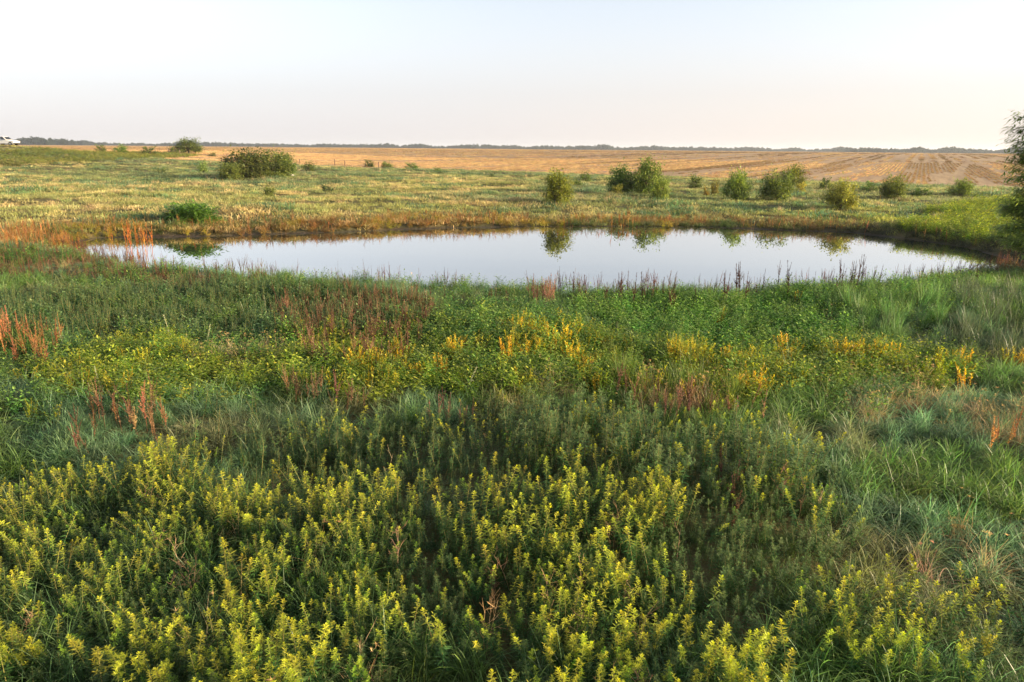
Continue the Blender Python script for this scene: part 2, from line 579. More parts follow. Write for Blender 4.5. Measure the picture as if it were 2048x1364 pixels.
def goldenrod(nleaf, full=True, h=.9, green=False):
    """leafy unbranched weed stalk: narrow pointed leaves all round, a star of young leaves on top"""
    lf, st = MB(), MB()
    path = bent_stem(h, U(.02, .30))
    st.tube(path, [.006, .0055, .005, .004, .002], (.17, .15, .05), 4, False)
    t = np.linspace(.18, .97, nleaf) + U(-.01, .01, nleaf)
    az = np.arange(nleaf) * 2.4 + U(-.4, .4, nleaf)
    el = .10 + .55 * t ** 2 + U(-.25, .2, nleaf)
    L = (.040 + .045 * np.sin(np.clip(t, 0, 1) * 3.0)) * U(.75, 1.25, nleaf)
    dark = np.array([.060, .125, .034]); young = np.array([.47, .47, .05])
    if green: young = np.array([.14, .20, .07])
    k = sm((t - .58) / .42)[:, None]
    c0 = dark + (young - dark) * k
    c0 = c0 * U(.75, 1.25, nleaf)[:, None]
    lf.strips(along(path, t), unit(az, el), L, L * .21, U(.15, .6, nleaf), c0 * .9, c0 * 1.12, (0, .35, .7, 1), (.3, 1, .75, 0), U(-.5, .5, nleaf))
    n = 14
    az = np.arange(n) * 2.4; el = np.linspace(.3, 1.35, n)
    lf.strips(along(path, np.linspace(.95, .999, n)), unit(az, el), np.linspace(.055, .025, n), .011, .2, young * .9, young * 1.2,
              (0, .35, .7, 1), (.3, 1, .75, 0))
    if full:                       # short side shoots under the top
        for q in range(RNG.integers(2, 6)):
            tt = U(.55, .9); p = along(path, np.array([tt]))[0]; a = U(0, 6.28)
            d = unit(np.array([a]), np.array([.9]))[0]
            m = 12; u = np.linspace(.3, 1, m); ln = U(.07, .16)
            lf.strips(p + d * ln * u[:, None], unit(np.arange(m) * 2.4, np.full(m, .55) + U(-.3, .4, m)), .05 * U(.7, 1.2, m), .010, .25,
                      young * .85, young * 1.1, (0, .35, .7, 1), (.3, 1, .75, 0))
    return lf, st


def tuft(n, h, w, spread, droop, base_r=.06, seed_heads=0):
    mb = MB()
    az = U(0, 6.28, n); el = np.pi / 2 - np.abs(RNG.normal(0, spread, n))
    r = base_r * np.sqrt(U(0, 1, n)); a2 = U(0, 6.28, n)
    P = np.stack([r * np.cos(a2), r * np.sin(a2), np.zeros(n)], -1)
    L = h * U(.6, 1.2, n)
    v = U(.72, 1.2, n)[:, None] * np.array([1, 1, 1.]) * np.stack([U(.92, 1.12, n), np.ones(n), U(.85, 1.1, n)], -1)
    mb.strips(P, unit(az, el), L, w * U(.7, 1.3, n), droop * U(.4, 1.5, n), v * .82, v * 1.12, (0, .3, .55, .8, 1), (.8, 1, .85, .55, 0), U(-.7, .7, n))
    if seed_heads:
        m = seed_heads
        az = U(0, 6.28, m); D = unit(az, U(1.2, 1.5, m)); top = D * (h * U(1.0, 1.3, m))[:, None]
        mb.strips(np.zeros((m, 3)), D, np.linalg.norm(top, axis=1), w * .5, .15, (1.1, 1.0, .8), (1.2, 1.0, .8), (0, .5, 1), (1, 1, .5))
        for j in range(m):
            q = 8; mb.strips(np.repeat(top[j][None] * .97, q, 0), unit(U(0, 6.28, q), U(.3, 1.3, q)), .05, .005, .5, (1.15, 1.0, .75), (1.25, 1.05, .8), (0, .5, 1), (1, 1, 0))
    return mb


def leafy(n, h, r, L, asp=.45, stems=7):
    """low broad-leaved weed"""
    mb = MB()
    per = n // stems
    for s in range(stems):
        az, el = U(0, 6.28), U(.7, 1.45)
        d = unit(np.array([az]), np.array([el]))[0]
        hh = h * U(.7, 1.1)
        path = [np.array([U(-r, r) * .5, U(-r, r) * .5, 0]) + d * hh * t for t in np.linspace(0, 1, 4)]
        mb.tube(path, [.005, .004, .003, .002], (.5, .6, .3), 3, False)
        t = np.linspace(.3, 1, per)
        a = np.arange(per) * 2.4 + U(0, 6)
        e = U(-.1, .5, per) + .5 * (t > .9)
        v = U(.75, 1.25, per)[:, None] * np.stack([.9 + .35 * t ** 3, np.ones(per), .9 + 0 * t], -1)
        ln = L * U(.6, 1.2, per) * (1.1 - .4 * t)
        P = along(path, t) + unit(a, e) * .02
        mb.strips(P, unit(a, e), ln, ln * asp, U(.1, .6, per), v * .9, v * 1.05, (0, .3, .65, 1), (.2, 1, .75, 0), U(-.4, .4, per))
    return mb


def dock(h, nseed=70):
    """dry seed stalk: a stiff stem wrapped in rusty seed clusters, some side spikes"""
    sd, st = MB(), MB()
    path = bent_stem(h, U(.0, .10))
    st.tube(path, [.007, .006, .005, .004, .002], (.55, .45, .4), 4, False)
    spikes = [(path, .32, 1.0, .030, nseed)]
    for q in range(RNG.integers(2, 5)):
        t0 = U(.35, .65); p = along(path, np.array([t0]))[0]; az = U(0, 6.28)
        d = unit(np.array([az]), np.array([U(1.05, 1.3)]))[0]; ln = h * U(.18, .35)
        sp = [tuple(p + d * ln * t) for t in (0, .5, 1)]
        st.tube(sp, [.004, .003, .002], (.55, .45, .4), 3, False)
        spikes.append((sp, .1, 1, .022, nseed // 3))
    for pth, a, b_, rr, n in spikes:
        t = U(a, b_, n); az = U(0, 6.28, n)
        wob = .6 + .6 * vnoise(t * 14, t * 0 + U(0, 99), 3)
        D = unit(az, U(-.2, 1.1, n))
        v = U(.65, 1.3, n)[:, None] * np.array([1, 1, 1.])
        ln = rr * 1.5 * wob * (1.15 - .6 * t)
        sd.strips(along(pth, t), D, ln, ln * .75, .2, v * .9, v * 1.1, (0, .5, 1), (.4, 1, 0))
    return sd, st


def smartweed(n=110, h=.6):
    """bushy weed gone yellow: several upright stems thick with small leaves"""
    lf, st = MB(), MB()
    ns = 8
    for s in range(ns):
        az = U(0, 6.28); el = U(.95, 1.5); hh = h * U(.65, 1.1)
        d = unit(np.array([az]), np.array([el]))[0]
        p0 = np.array([U(-.1, .1), U(-.1, .1), 0])
        path = [p0 + d * hh * t + np.array([0, 0, .05 * t * t]) for t in np.linspace(0, 1, 4)]
        st.tube(path, [.006, .005, .004, .002], (.9, .55, .4), 4, False)
        m = n // ns; t = np.linspace(.35, 1, m)
        a = np.arange(m) * 2.4 + U(0, 6); e = .4 + .5 * t + U(-.3, .3, m)
        c = np.array([.9, .95, .9]) + (np.array([1.08, 1.0, .8]) - np.array([.9, .95, .9])) * t[:, None]
        c = c * U(.7, 1.3, m)[:, None]
        L = .06 * U(.6, 1.2, m)
        lf.strips(along(path, t), unit(a, e), L, L * .3, U(.0, .5, m), c, c * 1.1, (0, .35, .7, 1), (.3, 1, .75, 0), U(-.5, .5, m))
    return lf, st


def twiggy(h=.8):
    st = MB()
    for s in range(RNG.integers(1, 4)):
        path = bent_stem(h * U(.7, 1.1), U(.05, .3), 6)
        st.tube(path, np.linspace(.004, .0014, 6), (1, 1, 1), 4, False)
        for q in range(RNG.integers(5, 11)):
            t = U(.4, 1); p = along(path, np.array([t]))[0]
            d = unit(np.array([U(0, 6.28)]), np.array([U(.5, 1.3)]))[0]; ln = h * U(.1, .25)
            e = p + d * ln
            st.tube([p, p + d * ln * .5, e], [.003, .0025, .0012], (1, .95, .9), 3, False)
            for z in range(2):
                d2 = d + RNG.normal(0, .5, 3); m_ = p + d * ln * U(.4, .9)
                st.tube([m_, m_ + d2 * ln * .4], [.002, .001], (1.1, 1, .9), 3, False)
    return st


def mullein(h=.8):
    """pale spike: cream flower and seed spike over grey-green leaves"""
    sp, lf = MB(), MB()
    path = bent_stem(h, U(.02, .2))
    sp.tube(path, [.007, .006, .005, .004, .002], (.34, .38, .22), 5)
    n = 90; t = U(.45, 1, n)
    sp.strips(along(path, t), unit(U(0, 6.28, n), U(0, 1, n)), .028, .016, .2, (.40, .42, .24), (.52, .50, .30), (0, .5, 1), (.5, 1, 0))
    n = 16; t = np.linspace(.05, .55, n)
    lf.strips(along(path, t), unit(np.arange(n) * 2.4, U(.1, .7, n)), .15 * (1.1 - t), .045, .5, (.2, .25, .13), (.26, .30, .16))
    return sp, lf


def crown_mesh(seed, n=2600, twigs=60, leaf=.10, ragged=.25, col=(.085, .115, .034), young=(.20, .21, .05), flat=1.0):
    """shrub crown of unit radius about 1, standing on z=0: sprays of small leaves round many twigs"""
    rs = RNG
    mb = MB()
    per = n // twigs
    for k in range(twigs):
        az = rs.uniform(0, 6.28)
        el = math.asin(rs.uniform(-.62, 1.0))
        rad = rs.uniform(.55, 1.0) + ragged * min(abs(rs.normal()), 1.5) * .5
        p0 = np.array([0, 0, .45]) + unit(np.array([az]), np.array([el]))[0] * rs.uniform(.05, .3)
        end = np.array([0, 0, .62]) + unit(np.array([az]), np.array([el]))[0] * np.array([.85, .85, 1.0 if el > 0 else .8]) * rad
        end = end + rs.normal(0, .06, 3)
        t = np.sqrt(rs.uniform(.05, 1, per))
        P = p0 + (end - p0) * t[:, None] + rs.normal(0, .085, (per, 3)) * (.5 + .7 * t[:, None])
        P[:, 2] = np.maximum(P[:, 2], .02)
        D = (end - p0) / np.linalg.norm(end - p0) + rs.normal(0, .8, (per, 3))
        ln = leaf * rs.uniform(.6, 1.3, per)
        y = rs.uniform(0, 1, per)[:, None] ** 2
        c = (np.array(col) + (np.array(young) - np.array(col)) * y) * (rs.uniform(.7, 1.3, per)[:, None]) * rs.uniform(.8, 1.2)
        mb.strips(P, D, ln, ln * .5, .3, c, c * 1.1, (0, .5, 1), (.25, 1, 0))
    return mb


def trunk_mesh(nl=7, height=1.0, r=.05):
    mb = MB()
    for k in range(nl):
        az = U(0, 6.28); el = U(.75, 1.45); d = unit(np.array([az]), np.array([el]))[0]
        L = height * U(.7, 1.1)
        b0 = np.array([U(-.06, .06), U(-.06, .06), -.05])
        pts = [b0 + d * L * t + np.array([0, 0, .15 * t * t]) for t in np.linspace(0, 1, 5)]
        mb.tube(pts, np.linspace(r, r * .2, 5), (1, 1, 1), 5, False)
        for j in range(3):
            p = pts[RNG.integers(2, 4)]; d2 = unit(np.array([U(0, 6.28)]), np.array([U(.2, 1.2)]))[0]
            mb.tube([p, p + d2 * L * .25, p + d2 * L * .45], [r * .35, r * .2, r * .08], (1, 1, 1), 4, False)
    return mb


# ------------------------------------------------------------------ scatter: one object of instanced plants (stuff)
def variants(name, meshes):
    c = bpy.data.collections.new(name)
    for k, m in enumerate(meshes):
        o = bpy.data.objects.new(name + '_source', m)
        c.objects.link(o)
    return c


def scatter(name, coll, X, Y, scale, tint, label, cat, zoff=0, tilt=.12, group=None):
    n = len(X)
    if n == 0: return
    me = bpy.data.meshes.new(name)
    Z = terrain(X, Y) + zoff
    me.from_pydata(np.stack([X, Y, Z], 1).tolist(), [], [])
    def attr(nm, ty, key, arr):
        a = me.attributes.new(nm, ty, 'POINT'); a.data.foreach_set(key, np.ascontiguousarray(arr).ravel())
    attr('rot', 'FLOAT_VECTOR', 'vector', np.stack([RNG.normal(0, tilt, n), RNG.normal(0, tilt, n), U(0, 6.283, n)], 1).astype(np.float32))
    sc = np.asarray(scale, np.float32)
    if sc.ndim == 1: sc = np.stack([sc, sc, sc], 1)
    attr('size', 'FLOAT_VECTOR', 'vector', sc.astype(np.float32))
    attr('pick', 'INT', 'value', RNG.integers(0, len(coll.objects), n).astype(np.int32))
    tt = np.ones((n, 4), np.float32); tt[:, :3] = tint
    attr('tint', 'FLOAT_COLOR', 'color', tt)
    o = link(name, me)
    ng = bpy.data.node_groups.new(name + '_nodes', 'GeometryNodeTree')
    ng.interface.new_socket('Geometry', in_out='INPUT', socket_type='NodeSocketGeometry')
    ng.interface.new_socket('Geometry', in_out='OUTPUT', socket_type='NodeSocketGeometry')
    N, L = ng.nodes, ng.links
    gi, go = N.new('NodeGroupInput'), N.new('NodeGroupOutput')
    ci = N.new('GeometryNodeCollectionInfo'); ci.inputs['Collection'].default_value = coll
    ci.inputs['Separate Children'].default_value = True; ci.inputs['Reset Children'].default_value = True
    ip = N.new('GeometryNodeInstanceOnPoints'); ip.inputs['Pick Instance'].default_value = True
    def na(nm, ty):
        q = N.new('GeometryNodeInputNamedAttribute'); q.data_type = ty; q.inputs['Name'].default_value = nm
        return q.outputs['Attribute']
    e2r = N.new('FunctionNodeEulerToRotation')
    L.new(na('rot', 'FLOAT_VECTOR'), e2r.inputs[0])
    L.new(gi.outputs[0], ip.inputs['Points']); L.new(ci.outputs[0], ip.inputs['Instance'])
    L.new(na('pick', 'INT'), ip.inputs['Instance Index']); L.new(e2r.outputs[0], ip.inputs['Rotation'])
    L.new(na('size', 'FLOAT_VECTOR'), ip.inputs['Scale'])
    L.new(ip.outputs[0], go.inputs[0])
    md = o.modifiers.new('scatter', 'NODES'); md.node_group = ng
    tag(o, label, cat, group, 'stuff')
    return o


def zone_poly(pts, h=.4):
    return [plane_pt(px, py, LAND + h) for px, py in pts]


def sample(poly, dens, jit=.5, clump=None, seed=0):
    xs = [p[0] for p in poly]; ys = [p[1] for p in poly]
    a, b_, c, d = min(xs) - 1, max(xs) + 1, min(ys) - 1, max(ys) + 1
    n = int((b_ - a) * (d - c) * dens)
    X = U(a, b_, n); Y = U(c, d, n)
    jx = jit * 2 * (fbm(X / 1.1, Y / 1.1, 40 + seed, 2) - .5); jy = jit * 2 * (fbm(X / 1.1, Y / 1.1, 50 + seed, 2) - .5)
    m = poly_sdf(X + jx, Y + jy, poly) < 0
    if clump:
        f, thr = clump
        m &= fbm(X / f, Y / f, 70 + seed, 2) > thr
    m &= (poly_sdf(X, Y, POND) > .12) & (np.hypot(X, Y) > 1.5)
    return X[m], Y[m]


def cat_pts(lst):
    return np.concatenate([a for a, _ in lst]), np.concatenate([b for _, b in lst])


def jitter(n, col, amt=.18):
    c = np.array(col)[None] * (1 + RNG.normal(0, amt, (n, 1))) * (1 + RNG.normal(0, amt * .24, (n, 3)))
    return np.clip(c, .01, 1)

# ------------------------------------------------------------------ plant kinds
def meshes(prefix, fn, k, mat):
    return [fn().mesh(prefix, mat) for _ in range(k)]


ROD = []                                       # goldenrod variants: (foliage, stem)
for k in range(7):
    lf, st = goldenrod(96, True, .95)
    ROD.append((lf.mesh('weed_foliage', M_LEAF), st.mesh('weed_stem', M_STEM)))


def joined(pair, names, mats):
    """one mesh with two materials, for the copies of a stand"""
    a, b_ = pair
    me = a.mesh(names, mats[0]); nb = b_.mesh(names + '_b', mats[1])
    V = [tuple(v.co) for v in me.vertices] + [tuple(v.co) for v in nb.vertices]
    off = len(me.vertices)
    F = [tuple(p.vertices) for p in me.polygons] + [tuple(i + off for i in p.vertices) for p in nb.polygons]
    C = np.concatenate([np.array([d.color for d in m.color_attributes['col'].data]) for m in (me, nb)])
    out = bpy.data.meshes.new(names); out.from_pydata(V, [], F)
    ca = out.color_attributes.new('col', 'FLOAT_COLOR', 'POINT'); ca.data.foreach_set('color', C.ravel().astype(np.float32))
    out.materials.append(mats[0]); out.materials.append(mats[1])
    out.polygons.foreach_set('material_index', np.array([0] * len(me.polygons) + [1] * len(nb.polygons), np.int32))
    bpy.data.meshes.remove(me); bpy.data.meshes.remove(nb)
    return out


C_ROD = variants('stalk_weed', [joined(goldenrod(70, False, .9), 'stalk_weed', (M_LEAF, M_STEM)) for _ in range(5)])
C_BUSHY = variants('bushy_weed', [joined(goldenrod(46, True, .8, True), 'bushy_weed', (M_LEAF, M_STEM)) for _ in range(5)])
C_TUFT = variants('grass_tuft', [tuft(78, .60, .0068, .45, .8, .12).mesh('grass_tuft', M_GRASS) for _ in range(5)])
C_TALL = variants('tall_grass', [tuft(34, .95, .008, .20, .25, .10, 3).mesh('tall_grass', M_GRASS) for _ in range(4)])
C_DRY = variants('dry_grass', [tuft(56, .5, .006, .55, .6, .12, 2).mesh('dry_grass', M_DRY) for _ in range(4)])
C_LEAFY = variants('leafy_weed', [leafy(84, .45, .22, .075).mesh('leafy_weed', M_LEAF) for _ in range(5)])
C_MEADOW = variants('meadow_tuft', [tuft(64, .24, .016, .6, .5, .5).mesh('meadow_tuft', M_GRASS) for _ in range(5)])
C_DOCKS = variants('seed_stalk', [joined(dock(.9, 60), 'seed_stalk', (M_DRY, M_DRY)) for _ in range(5)])
DOCK = [joined(dock(1.0, 95), 'seed_stalk', (M_DRY, M_DRY)) for _ in range(6)]
DOCKP = []
SMART = [tuple(q.mesh(nm, mt) for q, nm, mt in zip(smartweed(260, .62), ('weed_foliage', 'weed_stem'), (M_LEAF, M_DRY))) for _ in range(5)]
C_SMART = variants('smartweed', [joined(smartweed(110, .55), 'smartweed', (M_LEAF, M_DRY)) for _ in range(4)])

BLUE = (.145, .24, .115); GREEN = (.135, .22, .055); OLIVE = (.16, .18, .06); STRAW = (.42, .335, .19); PALE = (.12, .21, .065)
LIME = (.17, .21, .04); DEEP = (.07, .13, .045); RUST = (.52, .26, .12); BROWN = (.25, .155, .09); YELLOW = (.50, .30, .03)

# zones: outlines on the ground of the stands of plants
NEAR = zone_poly([(-700, 470), (150, 492), (1100, 560), (1950, 545), (2800, 545), (2700, 2000), (-700, 2000)], .1)
Z_ROD_L = zone_poly([(-500, 900), (60, 905), (170, 870), (250, 845), (390, 862), (470, 905), (640, 945), (760, 985), (800, 1100), (720, 1260),
                     (560, 1330), (500, 1700), (-500, 1700)], .75)
Z_ROD_C = zone_poly([(700, 950), (960, 935), (1180, 905), (1440, 890), (1640, 935), (1690, 990), (1640, 1080), (1560, 1100), (1500, 1240), (1500, 1700), (1050, 1700),
                     (1040, 1240), (900, 1200), (720, 1180)], .7)
Z_ROD_R = zone_poly([(1610, 1130), (1760, 1090), (1900, 1130), (2050, 1150), (2300, 1100), (2300, 1420), (1900, 1330), (1640, 1260)], .7)
Z_ROD_M = zone_poly([(960, 790), (1130, 760), (1290, 790), (1310, 860), (1180, 920), (1000, 880)], .7)
Z_BUSHY_L = zone_poly([(-400, 560), (120, 560), (420, 545), (760, 555), (900, 570), (880, 610), (700, 640), (420, 640), (-400, 640)], .6)
Z_BUSHY_M = zone_poly([(360, 780), (900, 800), (980, 860), (900, 930), (560, 900), (380, 850)], .6)
Z_BUSHY_R = zone_poly([(1180, 880), (1450, 850), (1660, 920), (1640, 1000), (1400, 960), (1200, 950)], .6)
Z_LEAFY_R = zone_poly([(1180, 575), (1420, 590), (1720, 560), (1850, 552), (2000, 540), (1850, 600), (1700, 640), (1640, 700), (1500, 690), (1300, 660), (1150, 620)], .35)
Z_LEAFY_C = zone_poly([(760, 600), (1000, 590), (1180, 640), (1150, 690), (960, 680), (800, 660)], .35)
Z_LEAFY_LIME = zone_poly([(60, 720), (200, 670), (330, 640), (420, 690), (560, 690), (700, 660), (780, 720), (900, 745), (1300, 735), (1340, 760), (1050, 770),
                          (700, 770), (520, 740), (400, 790), (200, 800), (60, 790)], .35)
Z_LEAFY_LIME2 = zone_poly([(1380, 700), (1640, 680), (1800, 700), (1950, 770), (1800, 740), (1640, 760), (1500, 790), (1400, 760)], .35)
Z_LOW = zone_poly([(300, 860), (620, 850), (980, 790), (1320, 800), (1660, 900), (1720, 1010), (1700, 1240), (1560, 1330), (1040, 1300), (760, 1280), (620, 1050)], .4)
Z_BELT = zone_poly([(560, 640), (800, 640), (1000, 625), (1250, 660), (1500, 680), (1680, 660), (1900, 690), (1980, 760), (1800, 755), (1600, 775), (1380, 745), (1000, 760), (700, 750), (560, 720)], .35)
Z_TALL = zone_poly([(1180, 640), (1480, 690), (1640, 690), (1600, 790), (1420, 790), (1250, 760)], .6)
Z_TALL2 = zone_poly([(1660, 570), (1860, 560), (1900, 620), (1760, 650)], .6)
Z_TALL3 = zone_poly([(1880, 570), (2300, 560), (2300, 700), (1900, 690)], .5)
Z_DRY1 = zone_poly([(370, 690), (540, 660), (620, 690), (500, 730), (400, 730)], .3)
Z_DRY2 = zone_poly([(1030, 745), (1300, 740), (1480, 760), (1520, 800), (1280, 790), (1060, 765)], .3)
Z_DRY3 = zone_poly([(1640, 770), (1760, 735), (1900, 745), (1990, 800), (2300, 800), (2300, 900), (1960, 865), (1800, 830), (1660, 820)], .3)
Z_DRY4 = zone_poly([(1680, 1020), (1860, 1010), (2100, 1060), (2300, 1060), (2300, 1180), (1900, 1120), (1720, 1090)], .4)
Z_DOCK_L = zone_poly([(-300, 475), (180, 485), (260, 520), (420, 535), (520, 543), (520, 552), (330, 556), (160, 540), (-300, 540)], .5)
Z_DOCK_C = zone_poly([(560, 570), (840, 560), (880, 600), (820, 690), (640, 700), (540, 620)], .6)
Z_DOCK_M = zone_poly([(540, 750), (720, 770), (780, 800), (600, 800)], .4)
Z_DOCK_L2 = zone_poly([(100, 800), (330, 790), (320, 860), (160, 880)], .4)
Z_DOCK_F = zone_poly([(1230, 755), (1420, 760), (1540, 800), (1400, 810), (1240, 790)], .5)


def weed_zone(lst):
    return cat_pts([sample(*a, **k) for a, k in lst])


# --- grass under everything on the near side
X, Y = sample(NEAR, 13, .2)
far = np.hypot(X, Y)
keep = (far < 17) | (U(0, 1, len(X)) < .62)
X, Y = X[keep], Y[keep]
q = fbm(X / 3.0, Y / 2.2, 101, 3); q2 = fbm(X / 1.3, Y / 1.3, 105, 2)
tint = jitter(len(X), BLUE)
w = sm((q - .48) / .12)[:, None]; tint = tint * (1 - w) + jitter(len(X), GREEN) * w
w = (sm((q2 - .62) / .1) * .6)[:, None]; tint = tint * (1 - w) + jitter(len(X), (.22, .19, .085)) * w
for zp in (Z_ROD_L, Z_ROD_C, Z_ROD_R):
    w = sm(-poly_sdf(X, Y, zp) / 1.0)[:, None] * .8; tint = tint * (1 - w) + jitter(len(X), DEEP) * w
gs = U(.65, 1.25, len(X)) * (.75 + .6 * q)
for zp in (Z_BELT, Z_LOW, Z_LEAFY_R, Z_LEAFY_C, Z_LEAFY_LIME, Z_LEAFY_LIME2, Z_DOCK_L, Z_DOCK_C, Z_DOCK_M, Z_DOCK_L2, Z_DOCK_F, Z_BUSHY_L, Z_BUSHY_R, Z_ROD_M, Z_DRY1, Z_DRY2):
    gs = gs * (1 - .55 * sm(-poly_sdf(X, Y, zp) / .8))
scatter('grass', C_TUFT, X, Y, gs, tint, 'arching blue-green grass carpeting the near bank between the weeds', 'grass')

L_ = [sample(z, d, .4, seed=3) for z, d in ((Z_TALL, 3.5), (Z_TALL2, 6), (Z_TALL3, 5))]
X, Y = cat_pts(L_)
nn = [len(a) for a, _ in L_]
tint = np.concatenate([jitter(nn[0], (.12, .165, .035)), jitter(nn[1], PALE), jitter(nn[2], (.085, .115, .06))])
scatter('tall_grass', C_TALL, X, Y, U(.7, 1.15, len(X)), tint, 'tall upright green grass between the yellow weeds and the pond', 'grass')

L_ = [sample(z, d, .5, seed=5) for z, d in ((Z_DRY1, 12), (Z_DRY2, 13), (Z_DRY3, 12), (Z_DRY4, 2.5))]
X, Y = cat_pts(L_)
e = sample(NEAR, .25, .2, clump=(2.0, .62), seed=8); X = np.concatenate([X, e[0]]); Y = np.concatenate([Y, e[1]])
scatter('dry_grass', C_DRY, X, Y, U(.7, 1.3, len(X)), jitter(len(X), STRAW, .25), 'tufts of dry straw coloured grass among the green weeds', 'dry grass')

L_ = [sample(z, d, .4, seed=7) for z, d in ((Z_LEAFY_R, 15), (Z_LEAFY_C, 13), (Z_LEAFY_LIME, 14), (Z_LEAFY_LIME2, 14))]
e = sample(NEAR, 5, .3, clump=(2.2, .50), seed=12)
e = (e[0][np.hypot(*e) > 13], e[1][np.hypot(*e) > 13])
L_.append(e); L_.append(sample(Z_BUSHY_L, 8, .4, seed=19)); L_.append(sample(Z_BELT, 12, .5, seed=23))
X, Y = cat_pts(L_); nn = [len(a) for a, _ in L_]
tint = np.concatenate([jitter(nn[0], (.16, .30, .065)), jitter(nn[1], (.15, .28, .075)), jitter(nn[2], (.23, .31, .04)), jitter(nn[3], (.26, .33, .04)), jitter(nn[4], (.15, .26, .06)), jitter(nn[5], (.14, .24, .10)), jitter(nn[6], (.20, .30, .05))])
scatter('leafy_weeds', C_LEAFY, X, Y, U(.9, 1.5, len(X)), tint, 'low broad-leaved green weeds covering the near bank', 'weeds')

L_ = [sample(z, d, .4, seed=9) for z, d in ((Z_BUSHY_L, 30), (Z_BUSHY_M, 9), (Z_BUSHY_R, 26), (Z_ROD_M, 26))]
X, Y = cat_pts(L_); bs = np.concatenate([np.full(len(a), k) for (a, _), k in zip(L_, (.95, 1.0, 1.15, 1.3))])
scatter('bushy_weeds', C_BUSHY, X, Y, bs * U(.5, .95, len(X)), jitter(len(X), (1.6, 2.0, 1.55)), 'stands of grey-green bushy weeds behind the yellow-tipped stalks', 'weeds')

L_ = [sample(z, d, .4, seed=13) for z, d in ((Z_DOCK_L, 14), (Z_DOCK_C, 16), (Z_DOCK_M, 11), (Z_DOCK_L2, 8), (Z_DOCK_F, 7))]
X, Y = cat_pts(L_)
dl = np.concatenate([np.full(len(a), k) for (a, _), k in zip(L_, (.62, 1, 1, 1, 1))])
scatter('seed_stalks', C_DOCKS, X, Y, dl * U(.65, 1.05, len(X)), jitter(len(X), BROWN, .25), 'patches of brown dried seed stalks on the near bank', 'dry stalks')

L_ = [sample(z, d, .5, clump=c_, seed=33) for z, d, c_ in ((Z_LEAFY_LIME, 2.5, (1.5, .5)), (Z_LEAFY_LIME2, 3.5, (1.5, .48)), (Z_TALL, 3, (1.3, .52)), (Z_LEAFY_C, 1.5, (1.5, .55)), (Z_LEAFY_R, .5, (1.5, .6)), (Z_BELT, 2.2, (1.4, .5)))]
X, Y = cat_pts(L_)
w = U(0, 1, (len(X), 1)) ** 1.5
scatter('yellowing_weeds', C_SMART, X, Y, U(.7, 1.1, len(X)), jitter(len(X), (.30, .36, .045)) * (1 - w) + jitter(len(X), (.52, .43, .05)) * w, 'yellowing weeds mixed through the bright green cover', 'weeds')

# --- goldenrod-like stalks: the nearest 300 in view are things, the others one stand
P = []
for z, d, sd in ((Z_ROD_L, 68, 1), (Z_ROD_C, 46, 2), (Z_ROD_R, 42, 3), (Z_LOW, 16, 4)):
    x, y = sample(z, d, .5, clump=(1.0, .28 if sd == 1 else .40), seed=20 + sd)
    P.append((x, y))
X, Y = cat_pts(P)
Zt = terrain(X, Y)
px, py, dep = project(X, Y, Zt + .75)
infr = (px > -20) & (px < 2068) & (py < 1400) & (py > 700)
order = np.argsort(np.where(infr, dep, 1e6))
near, rest = order[:300], order[300:]
ROD_S = .70


def young_tint(sc):
    """short young stalks are plainly green, tall ones yellow"""
    k = sm((np.atleast_1d(sc) - .49) / .14)[:, None]
    return np.array([.55, .80, .9]) * (1 - k) + np.array([1.05, 1.05, 1.]) * k


rest_scale = ROD_S * (.45 + .9 * fbm(X[rest] / .7, Y[rest] / .7, 55, 2)) * U(.8, 1.12, len(rest))
scatter('stalk_weeds', C_ROD, X[rest], Y[rest], rest_scale, jitter(len(rest), (1, 1, 1), .1) * young_tint(rest_scale), 'further stand of leafy yellow-tipped stalk weeds', 'weeds')


L_ = [sample(z, d, .5, clump=(1.6, .22), seed=27) for z, d in ((Z_ROD_L, 60), (Z_ROD_C, 50), (Z_ROD_R, 36), (Z_LOW, 42))]
X_, Y_ = cat_pts(L_)
scatter('low_leafy_weeds', C_BUSHY, X_, Y_, U(.28, .55, len(X_)), jitter(len(X_), (1.75, 2.15, 1.3), .16), 'carpet of short green leafy weeds under the yellow-tipped stalks', 'weeds')


def place_weed(protos, k, loc, rz, s, tint, tilt=.08):
    o = protos[k]
    c = copy_tree(o)
    c.location = loc
    c.rotation_euler = (RNG.normal(0, tilt), RNG.normal(0, tilt), rz)
    c.scale = (s, s, s)
    for q in [c] + list(c.children):
        q['tint'] = [float(t) for t in tint]
    return c


def proto(name, parts, label, cat, group):
    r = empty(name)
    tag(r, label, cat, group)
    for nm, me_, kind in parts:
        p = link(nm, me_, r)
        if kind: p['kind'] = kind
    return r


def drop(protos):
    for o in protos:
        for ch in list(o.children): bpy.data.objects.remove(ch)
        bpy.data.objects.remove(o)


protos = [proto('stalk_weed', [('stem', st, None), ('foliage', lf, 'stuff')], 'leafy green stalk weed with yellow tip in the foreground stand', 'weed',
                'yellow-tipped stalk weeds in the foreground') for lf, st in ROD]
hs = fbm(X / .7, Y / .7, 55, 2)
for i in near:
    s_ = ROD_S * (.45 + .9 * hs[i]) * U(.8, 1.15)
    r = place_weed(protos, RNG.integers(0, len(ROD)), (X[i], Y[i], Zt[i] - .02), U(0, 6.28), s_, (jitter(1, (1, 1, 1), .1) * young_tint(s_))[0])
    where = ('left' if px[i] < 820 else 'right' if px[i] > 1570 else 'middle')
    r['label'] = ('tall' if s_ > .63 else 'shorter') + ' leafy stalk weed with yellow tip in the ' + where + ' stand of the foreground'
    r['group'] = ('tall' if s_ > .63 else 'shorter') + ' yellow-tipped stalk weeds, ' + where + ' foreground stand'
drop(protos)

